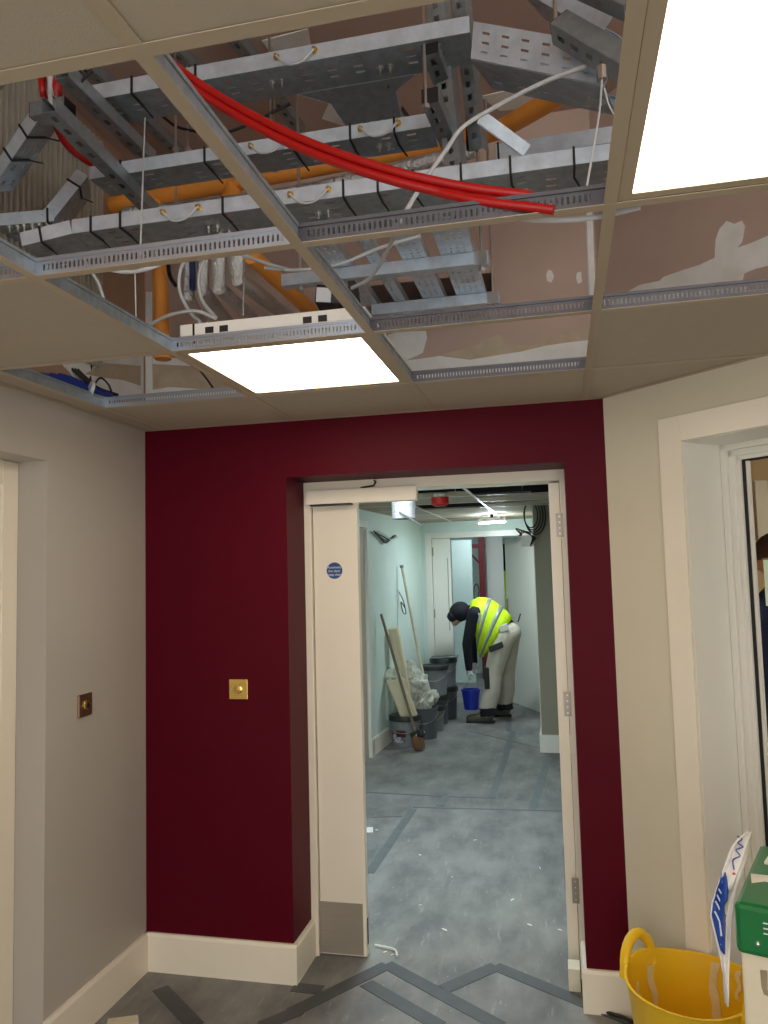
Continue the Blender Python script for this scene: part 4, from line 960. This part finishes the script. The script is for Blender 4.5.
# top tray and its branch
y1 = .5*(U(196, 80, Z=3.05).y+U(417, 43, Z=3.05).y)
xa1, xb1 = U(92, 101, Z=3.05).x, U(470, 34, Z=3.05).x
tray((xa1, y1, 3.05), (xb1, y1, 3.05), .13, .045, 'upper cable tray spanning high across the void', V((0,1,0)), ties=(.12, .3), bolts=((.5, .45), (.78, .6)), brass=(.57,), vp=.028)
bq = U(345, 96, Z=3.05).x
pl_ = MB(); fan = [(bq-.13, y1+.13), (bq+.22, y1+.13), (bq+.15, y1+.19), (bq+.13, y1+.42), (bq-.03, y1+.42), (bq-.05, y1+.2)]
tbr = thing('tray_branch', 'tee branch plate turning off the upper cable tray', 'cable tray', (bq, y1+.2, 3.05))
pl_.prism([(x, y, 3.048) for x, y in fan], (0,0,.002)); pl_.build('branch_plate', 'galv_dark', tbr)
for (xA_, yA_), (xB_, yB_) in (((fan[1]), (fan[2])), ((fan[2]), (fan[3])), ((fan[4]), (fan[5])), ((fan[5]), (fan[0]))): MB().bar((xA_, yA_, 3.07), (xB_, yB_, 3.07), .0016, .045).build('branch_flange', 'galv', tbr)
for dx in (0, .035, .07): MB().lathe((bq+.01+dx, y1+.33, 3.048), [(.011, 0), (.011, .004), (.006, .004), (.006, .02)], 8, axis=(0,0,-1)).build('bolt', 'bolt', tbr)
# oblique tray on the right of the top tray: side flange towards us
pA = U(471, 60, Y=y1); pB = U(604, 87, Y=y1-.1); pA2 = U(474, 23, Y=y1); 
ob = tray(pA, pB, .14, .04, 'oblique cable tray with tall slotted side sloping to the upper right cluster', None, nrm=Z3, m='galv', bolts=((.9, .5),), ties=())
u = (pB-pA); L = u.length; u.normalize(); n = (pA2-pA); hgt = n.length; n.normalize(); us, vs_ = plate_holes(L, hgt, .06, .022, .026, .007, .03, .018)
MB().sheet(pA-V((0,.006,0)), u, n, us, vs_, lambda i, j: i % 2 == 1 and j % 2 == 1).build('slotted_side', 'galv', ob, solid=.0015)
# cluster at the upper right
pA = U(515, -14, Y=1.95); pB = U(600, 36, Y=1.85)
tray(pA, pB, .16, .05, 'slotted tray piece high in the upper right cluster', None, ties=(), bolts=((.6, .3), (.8, .3)), up_=.05)
pA = U(552, 34, Y=1.8); pB = U(622, 76, Y=1.72)
strut(pA, pB, 'slotted strut end in the upper right cluster', nrm=(0, .35, 1), cap=(0,), w_=.055, h_=.05)
pA = U(572, -10, Y=1.75); pB = U(625, 14, Y=1.7)
strut(pA, pB, 'short slotted strut above the upper right cluster', nrm=(0, .3, 1))
pc_ = U(610, 15, Y=1.75); MB_ = MB()
rod(U(556, 34, Y=1.82), label='steel rod carrying the upper right strut end'); 
hk = U(602, 80, Y=1.7); wl_ = thing('hanger_wire', 'thin twisted white hanger wire dropping to the grid', 'wire', hk)
lowp = V((XA[3]-.04, T[2], H+.04)); MB().tube(spline([hk, hk.lerp(lowp, .4)+V((.004,0,0)), lowp]), .0022, 6).build('strand', 'grey_cable', wl_)
MB().tube(spline([hk+V((.004,0,-.02)), hk+V((.012,0,-.06)), hk+V((.03,0,-.10))]), .002, 6).build('twisted_end', 'grey_cable', wl_); MB().lathe(hk, [(.012, 0), (.012, .03)], 8).build('clip', 'bolt', wl_)
# left cluster: sloping trays by the ribbed deck
pA = U(-10, 192, Y=2.0); pB = U(41, 116, Y=1.85)
tray(pA, pB, .085, .035, 'steep cable tray sloping up at the left edge of the void', None, nrm=(-.45, -.35, 1), ties=(.45, .75), m='galv')
pA = U(-90, 165, Y=1.9); pB = U(-12, 66, Y=1.7)
tray(pA, pB, .1, .045, 'upper sloping tray half hidden by the front tile', None, nrm=(-.4, -.4, 1), ties=(.6,))
pA = U(52, 221, Y=2.15); pB = U(88, 176, Y=2.22)
tray(pA, pB, .12, .04, 'short cranked tray rising to the middle tray', None, nrm=(-.6, -.2, 1), ties=(.75,))
pA = U(-6, 226, Y=2.12); pB = U(54, 221, Y=2.15)
tray(pA, pB, .12, .04, 'low tray end with three bolts left of the cranked tray', None, ties=(.9,), bolts=((.3, .1), (.55, .1), (.8, .1)))
# Y-direction struts
for (a, b, z, lb) in (((62, 78), (150, 164), 2.99, 'slotted strut rising beside the red cable bend'), ((48, 112), (152, 216), 2.86, 'slotted strut below the red cable bend'), ((80, 66), (122, 100), 3.457, 'strut high behind the upper tray end'), ((172, 52), (206, 84), 3.457, 'strut end above the upper tray, left one'), ((232, 40), (282, 100), 3.457, 'strut end above the upper tray, right one'), ((268, 92), (300, 134), 3.457, 'strut below the upper tray joint'), ((132, 112), (196, 172), 3.457, 'strut reaching from upper to middle tray')):
    strut(U(*a, Z=z), U(*b, Z=z), lb, up_=.06)
pA = U(54, 118, Y=1.86); strut(pA+V((-.06,0,0)), pA+V((.05,0.0,0)), 'short strut end carrying the steep left tray', slot=False, cap=(0, 1), w_=.05)
# perforated hanger channel and clamps
pA = U(434, -6, Y=2.0); pB = U(455, 186, Y=2.16)
strut(pA, pB, 'tall perforated hanger channel crossing the trays', nrm=(.35, 1, -.1), w_=.05, up_=.034, uw=.015, vw=.016)
pA = U(458, -6, Y=2.08); pB = U(476, 150, Y=2.24); strut(pA, pB, 'second perforated hanger channel behind the first', nrm=(.35, 1, -.1), w_=.04, up_=.034, uw=.015, vw=.016)
for (x, y, lb_) in ((430, 48, 'upper black capped strut end on the bright hanger rod'), (430, 97, 'lower black capped strut end on the bright hanger rod')):
    c = U(x, y, Y=1.95); strut(c+V((0,0,-.018)), c+V((.02,.25,-.018)), lb_, cap=(0,), w_=.045, slot=True)
rod(U(426, 108, Y=1.95), label='bright hanger rod through the black capped strut ends')
for k, (x0_, y0_, x1_, y1_) in enumerate(((463, 60, 470, 150), (470, 62, 476, 128), (466, 20, 468, 60))):
    cable('black_cable_bundle', [U(x0_, y0_, Y=2.3), U((x0_+x1_)/2+2, (y0_+y1_)/2, Y=2.28), U(x1_, y1_, Y=2.3)], .012, 'black_cable', 'black cable bundle dropping behind the hanger channels', group='black cables behind the hanger channels')
pA = U(484, 112, Y=2.0); pB = U(530, 146, Y=2.05)
strut(pA, pB, 'bright short strut offcut lying on the low tray', nrm=(.2, .5, -1), slot=False, m='galv', w_=.05, h_=.03)
tray(U(496, 160, Y=2.35), U(640, 138, Y=2.35), .15, .05, 'second tray behind the long low tray on the right', V((0,1,0)), ties=(.02,))
# trapeze trays through the wall slot
yz1 = U(440, 262, Z=2.70).y; yz2 = U(440, 305, Z=2.70).y
zt = 2.715
for k, (xl_, xr_, lb) in enumerate(((318, 352, 'first perforated tray passing through the wall slot, nearest the driver box'), (372, 384, 'second narrow perforated tray passing through the wall slot'), (404, 428, 'third perforated tray passing through the wall slot'), (442, 474, 'fourth perforated tray through the wall slot, by the strut ends'))):
    yy = U(400, 262, Z=zt).y
    x0_ = U(xl_, 262, Y=yy).x; x1_ = U(xr_, 262, Y=yy).x
    tray((x0_, y3+.26, zt), (x0_, D+.2, zt), x1_-x0_, .03, lb, V((1,0,0)), m='galv', mb_='galv', up_=.024, uw=.009, vp=.022, vw=.009, ties=())
xe1 = U(486, 252, Z=2.67).x
strut((U(270, 275, Z=2.67).x, yz1, 2.672), (xe1, yz1, 2.672), 'trapeze strut under the perforated trays, front one', m='galv', slot=False, h_=.04)
xe2 = U(499, 300, Z=2.67).x
strut((U(374, 318, Z=2.67).x, yz2-.03, 2.672), (xe2, yz2-.03, 2.672), 'trapeze strut under the perforated trays, beside the wall', m='galv', slot=False, h_=.04)
for xe_, yy, lb_ in ((xe1-.025, yz1, 'square bracket plate at the front trapeze strut end'), (xe2-.025, yz2-.03, 'square bracket plate at the trapeze strut end by the wall')):
    rod((xe_, yy, 2.655)); MB_ = MB().obox((xe_, yy-.022, 2.69), V((.022,0,0)), V((0,.002,0)), V((0,0,.024)))
    tag(MB_.build('channel_bracket', 'bolt'), lb_, 'bracket', 'trapeze strut brackets')
rod((U(290, 275, Z=2.67).x, yz1, 2.655))
# other hanger rods and thin wires
for (x, y, Y_, lb) in ((176, 150, 2.35, None), (188, 150, 2.4, None), (271, 150, 2.4, None), (275, 170, 2.45, None), (176, 206, 2.3, None)):
    rod(U(x, y, Y=Y_), r=.004)
for (x0_, y0_, x1_, y1_, Ya, Yb) in ((145, 118, 140, 262, 2.0, 1.46), (244, 280, 243, 315, 2.3, 2.04), (585, 212, 590, 300, 2.6, 2.05), (135, 270, 136, 318, 1.9, 1.9)):
    pa, pb_ = U(x0_, y0_, Y=Ya), U(x1_, y1_, Y=Yb)
    tag(MB().tube([pa, pb_], .002, 6).build('hanger_wire', 'grey_cable'), 'thin straight hanger wire in the ceiling void', 'wire', 'thin hanger wires')
# orange pipes
def pipe(pts, r, label, m='orange', collars=(), cat='pipe', n=18, sp=False):
    pts = [V(p) for p in pts]; t = thing('pipe', label, cat, pts[0])
    MB().tube(spline(pts, 6) if sp else pts, r, n).build('pipe_run', m, t, smooth=50)
    for i, f in collars:
        c = pts[i].lerp(pts[i+1], f); d = (pts[i+1]-pts[i]).normalized(); MB().tube([c-d*.03, c+d*.03], r*1.16, n).build('collar', m, t, smooth=40)
    return t
PY = 2.85
pA, pB = U(75, 212, Y=PY), U(452, 143, Y=PY)
ot = pipe([pA, pB], .033, 'orange pipe running across the void with a down branch', collars=((0, .27), (0, .42), (0, .9)))
bt_ = U(232, 182, Y=PY); MB().tube([bt_, bt_+V((0,0,-.14))], .033, 18).build('branch', 'orange', ot, smooth=50); MB().tube([bt_+V((0,0,-.04)), bt_+V((0,0,-.075))], .039, 18).build('collar', 'orange', ot, smooth=40)
pipe([pB, U(500, 130, Y=2.75), U(586, 80, Y=2.45)], .034, 'orange pipe rising obliquely to the upper right', collars=((0, .3),))
pipe([U(157, 197, Y=PY), U(163, 357, Y=PY)], .029, 'orange drop pipe ending above the grid', collars=((0, .18), (0, .97)))
pipe([U(252, 256, Y=2.5), U(312, 312, Y=2.95)], .03, 'short orange pipe slanting behind the light housing')
# foil insulated pipes
pipe([U(125, 214, Y=2.78), U(200, 206, Y=2.78), U(300, 192, Y=2.78), U(475, 150, Y=2.78)], .028, 'thin foil wrapped pipe below the orange pipe', 'foil', sp=True)
for k, (x, yt, yb, x2, y2_, r_) in enumerate(((189, 250, 296, 206, 330, .020), (203, 250, 290, 236, 330, .022), (219, 250, 288, 262, 326, .025), (237, 250, 278, 290, 318, .029))):
    pipe([U(x, yt, Y=2.5), U(x, yb, Y=2.5), U(x2, y2_, Y=3.114)], r_, ('first', 'second', 'third', 'fourth')[k]+' foil lagged pipe from the corner, bending down behind the light housing', 'foil')
# cables
def rc_(o, dz):
    return [U(150+o, 48, Y=1.5)+V((0,0,dz)), U(176+o, 75, Y=1.5)+V((0,0,dz)), U(230, 112-o, Y=1.5)+V((0,0,dz)), U(300, 148-o, Y=1.48)+V((0,0,dz)), U(380, 177-o, Y=1.46)+V((0,0,dz)), U(460, 196-o, Y=1.45)+V((0,0,dz)), U(530+o, 206-o, Y=1.44)+V((0,0,dz))]
cable('red_cable', rc_(0, 0), .0092, 'red_cable', 'red fire alarm cable sagging across the void, lower one', group='red cables', n=10)
cable('red_cable', rc_(3, .014), .0092, 'red_cable', 'red fire alarm cable sagging across the void, upper one', group='red cables', n=10)
p_ = [v_+V((0, .02, .012)) for v_ in rc_(0, 0)]; cable('red_cable', p_[:5]+[U(468, 199, Y=1.44), U(554, 210, Y=1.42)], .009, 'red_cable', 'red fire alarm cable reaching furthest along the front tee', group='red cables', n=10)
cable('red_cable', [U(60, 70, Y=1.85), U(57, 92, Y=1.85), U(64, 115, Y=1.88), U(80, 140, Y=1.93), U(100, 158, Y=2.0), U(118, 166, Y=2.1), U(128, 172, Y=2.2)], .014, 'red_cable', 'thick red cable bend at the left strut', group='red cables', n=10)
cable('red_cable', [U(42, 72, Y=1.85), U(43, 92, Y=1.85), U(50, 112, Y=1.9), U(66, 144, Y=1.98), U(88, 162, Y=2.1), U(112, 172, Y=2.2)], .010, 'red_cable', 'thin red cable behind the thick red bend', group='red cables', n=10)
cable('white_conduit', [U(50, 68, Y=1.84), U(52, 110, Y=1.84)], .009, 'grey_cable', 'white conduit between the red cables')
cable('grey_cable', [U(585, 66, Y=1.8), U(540, 84, Y=1.82), U(490, 110, Y=1.85), U(462, 128, Y=1.85), U(446, 150, Y=1.8), U(425, 180, Y=1.7), U(400, 222, Y=1.6), U(388, 250, Y=1.9), U(370, 278, Y=2.1), U(352, 288, Y=2.2)], .0055, 'grey_cable', 'grey cable looping from the upper cluster to the driver box', group='grey cables')
cable('grey_cable', [U(265, 268, Y=2.3), U(300, 270, Y=2.25), U(340, 264, Y=2.2), U(380, 248, Y=2.15), U(420, 236, Y=2.1)], .0055, 'grey_cable', 'grey cable lying along the front trapeze strut', group='grey cables')
cable('grey_cable', [U(235, 252, Y=2.0), U(262, 262, Y=2.15), U(290, 270, Y=2.3)], .0055, 'grey_cable', 'short grey cable meeting the trapeze strut', group='grey cables')
cable('grey_cable', [U(98, 266, Y=1.55), U(125, 272, Y=1.55), U(150, 268, Y=1.55), U(172, 258, Y=1.6)], .005, 'grey_cable', 'grey cable hanging under the front tee', group='grey cables')
cable('grey_cable', [U(84, 258, Z=2.68), U(90, 270, Y=2.1), U(98, 282, Y=2.1), U(104, 300, Y=2.1)], .005, 'grey_cable', 'short grey tail above the left tile', group='grey cables')
cable('grey_cable', [U(187, 256, Y=2.2), U(180, 272, Y=2.2), U(180, 292, Y=2.2), U(190, 312, Y=2.18), U(200, 322, Y=2.15)], .0055, 'grey_cable', 'grey cable loop left of the foil pipes', group='grey cables')
cable('grey_cable', [U(206, 256, Y=2.2), U(199, 276, Y=2.2), U(202, 300, Y=2.18), U(216, 318, Y=2.12)], .0055, 'grey_cable', 'grey cable loop in front of the foil pipes', group='grey cables')
cable('grey_cable', [U(148, 326, Y=2.2), U(170, 315, Y=2.15), U(195, 311, Y=2.12), U(215, 318, Y=2.1)], .0055, 'grey_cable', 'grey cable arching over the end of the light housing', group='grey cables')
cable('grey_cable', [U(480, 214, Y=1.5), U(540, 220, Y=1.5), U(580, 219, Y=1.5), U(612, 214, Y=1.5), U(640, 207, Y=1.48)], .0055, 'grey_cable', 'thin grey cable crossing under the front tee at the right', group='grey cables')
cable('black_wire', [U(162, 116, Y=2.4), U(180, 128, Y=2.4), U(215, 133, Y=2.4), U(240, 128, Y=2.4), U(290, 104, Y=2.4)], .005, 'black_cable', 'thin black wire sagging below the upper tray', group='black wires')
cable('black_wire', [U(388, 86, Z=3.046), U(396, 100, Y=2.4), U(410, 119, Z=2.945)], .005, 'black_cable', 'black wire crossing beside the branch plate', group='black wires')
cable('black_wire', [U(80, 70, Y=1.8), U(78, 84, Y=1.8), U(92, 70, Y=1.8)], .004, 'black_cable', 'short black tie tail at the left strut', group='black wires')
cable('black_wire', [U(166, 246, Z=2.68), U(168, 262, Y=2.42), U(170, 276, Y=2.42), U(176, 286, Y=2.42)], .007, 'black_cable', 'short black cable beside the orange drop pipe', group='black wires')
# driver box, blue device
c = U(336, 303, Y=2.3); db = thing('light_driver', 'black light driver box with grey label tied above the grid', 'driver box', c)
MB().obox(c, V((.05,.01,-.005)), V((-.01,.08,0)), V((.004,0,.028))).build('driver_body', 'black', db, bevel=.006); MB().obox(c+V((-.014,-.083,-.002)), V((.022,.004,-.002)), V((0,.003,0)), V((.002,0,.022))).build('driver_label', 'grey_cable', db)
c = U(354, 292, Y=2.25); tag(MB().obox(c, V((.012,0,0)), V((0,.02,0)), V((-.004,0,.03))).build('cable_plug', 'black', bevel=.003), 'small black plug at the end of the grey cable', 'plug')
c = U(192.5, 274, Y=2.478); bd = thing('valve_actuator', 'slim dark blue device standing among the foil pipes', 'valve', c+V((0,0,-.07)))
MB().obox(c, V((.010,0,0)), V((0,.010,0)), V((0,0,.06))).build('device_body', 'navy_top', bd, bevel=.006); MB().obox(c+V((0,0,.08)), V((.018,0,0)), V((0,.018,0)), V((0,0,.014))).build('device_cap', 'black', bd)
# ribbed metal deck on the left
mb = MB(); x0_ = XL+.012; nrib = 34; ya, yb = 1.75, 2.75; prof = []
for k in range(nrib):
    y = ya+(yb-ya)*k/nrib; st = (yb-ya)/nrib
    prof += [(0, y), (0, y+st*.5), (.014, y+st*.6), (.014, y+st*.9)]
vs_ = []
for a, y in prof: vs_ += [(x0_+a, y, 2.5), (x0_+a, y, SOF-.05)]
mb.add(vs_, [(2*k, 2*k+2, 2*k+3, 2*k+1) for k in range(len(prof)-1)])
tag(mb.build('ribbed_sheet', 'deck', solid=.0015), 'ribbed grey metal sheet on the left side of the void', 'metal sheet')
# blue and black data cables in the left cell
for k in range(7):
    o_ = .018*k
    blue = k < 4
    cable('data_cable', [U(20, 372-.6*k, Y=2.3+o_), U(50, 377-1.5*k, Y=2.42+o_), U(72, 384-2*k, Y=2.5+o_), U(92, 391-1.2*k, Y=2.58+o_), U(112, 396-.5*k, Y=2.66+o_)] if blue else [U(52+3*k, 362, Y=2.5+o_), U(72+2*k, 376, Y=2.52+o_), U(92+k, 388, Y=2.58+o_), U(112+k, 395, Y=2.66+o_)], .006, 'blue_cable' if blue else 'black_cable', 'blue data cable bundled above the tile by the grey wall' if blue else 'black cable bundled with the blue data cables', group='blue data cables' if blue else 'black cables beside the data cables')
c = U(91, 389, Y=2.56); tag(MB().lathe(c, [(.03, -.006), (.03, .006)], 14, axis=(.6,.7,-.2)).build('cable_clip', 'grey_cable'), 'white tie round the blue cable bundle', 'cable tie')
cable('black_wire', [U(92, 362, Y=2.7), U(90, 376, Y=2.7), U(92, 388, Y=2.65)], .005, 'black_cable', 'black wire dropping to the tied blue cables', group='black wires')
cable('black_wire', [U(92, 388, Y=2.66), U(100, 378, Y=2.68), U(108, 384, Y=2.68), U(112, 393, Y=2.68)], .004, 'black_cable', 'small black loop over the tied blue cables', group='black wires')
cable('black_wire', [U(198, 368, Y=2.9), U(206, 378, Y=2.8), U(213, 388, Y=2.72)], .004, 'black_cable', 'thin black wire left of the lit panel corner', group='black wires')
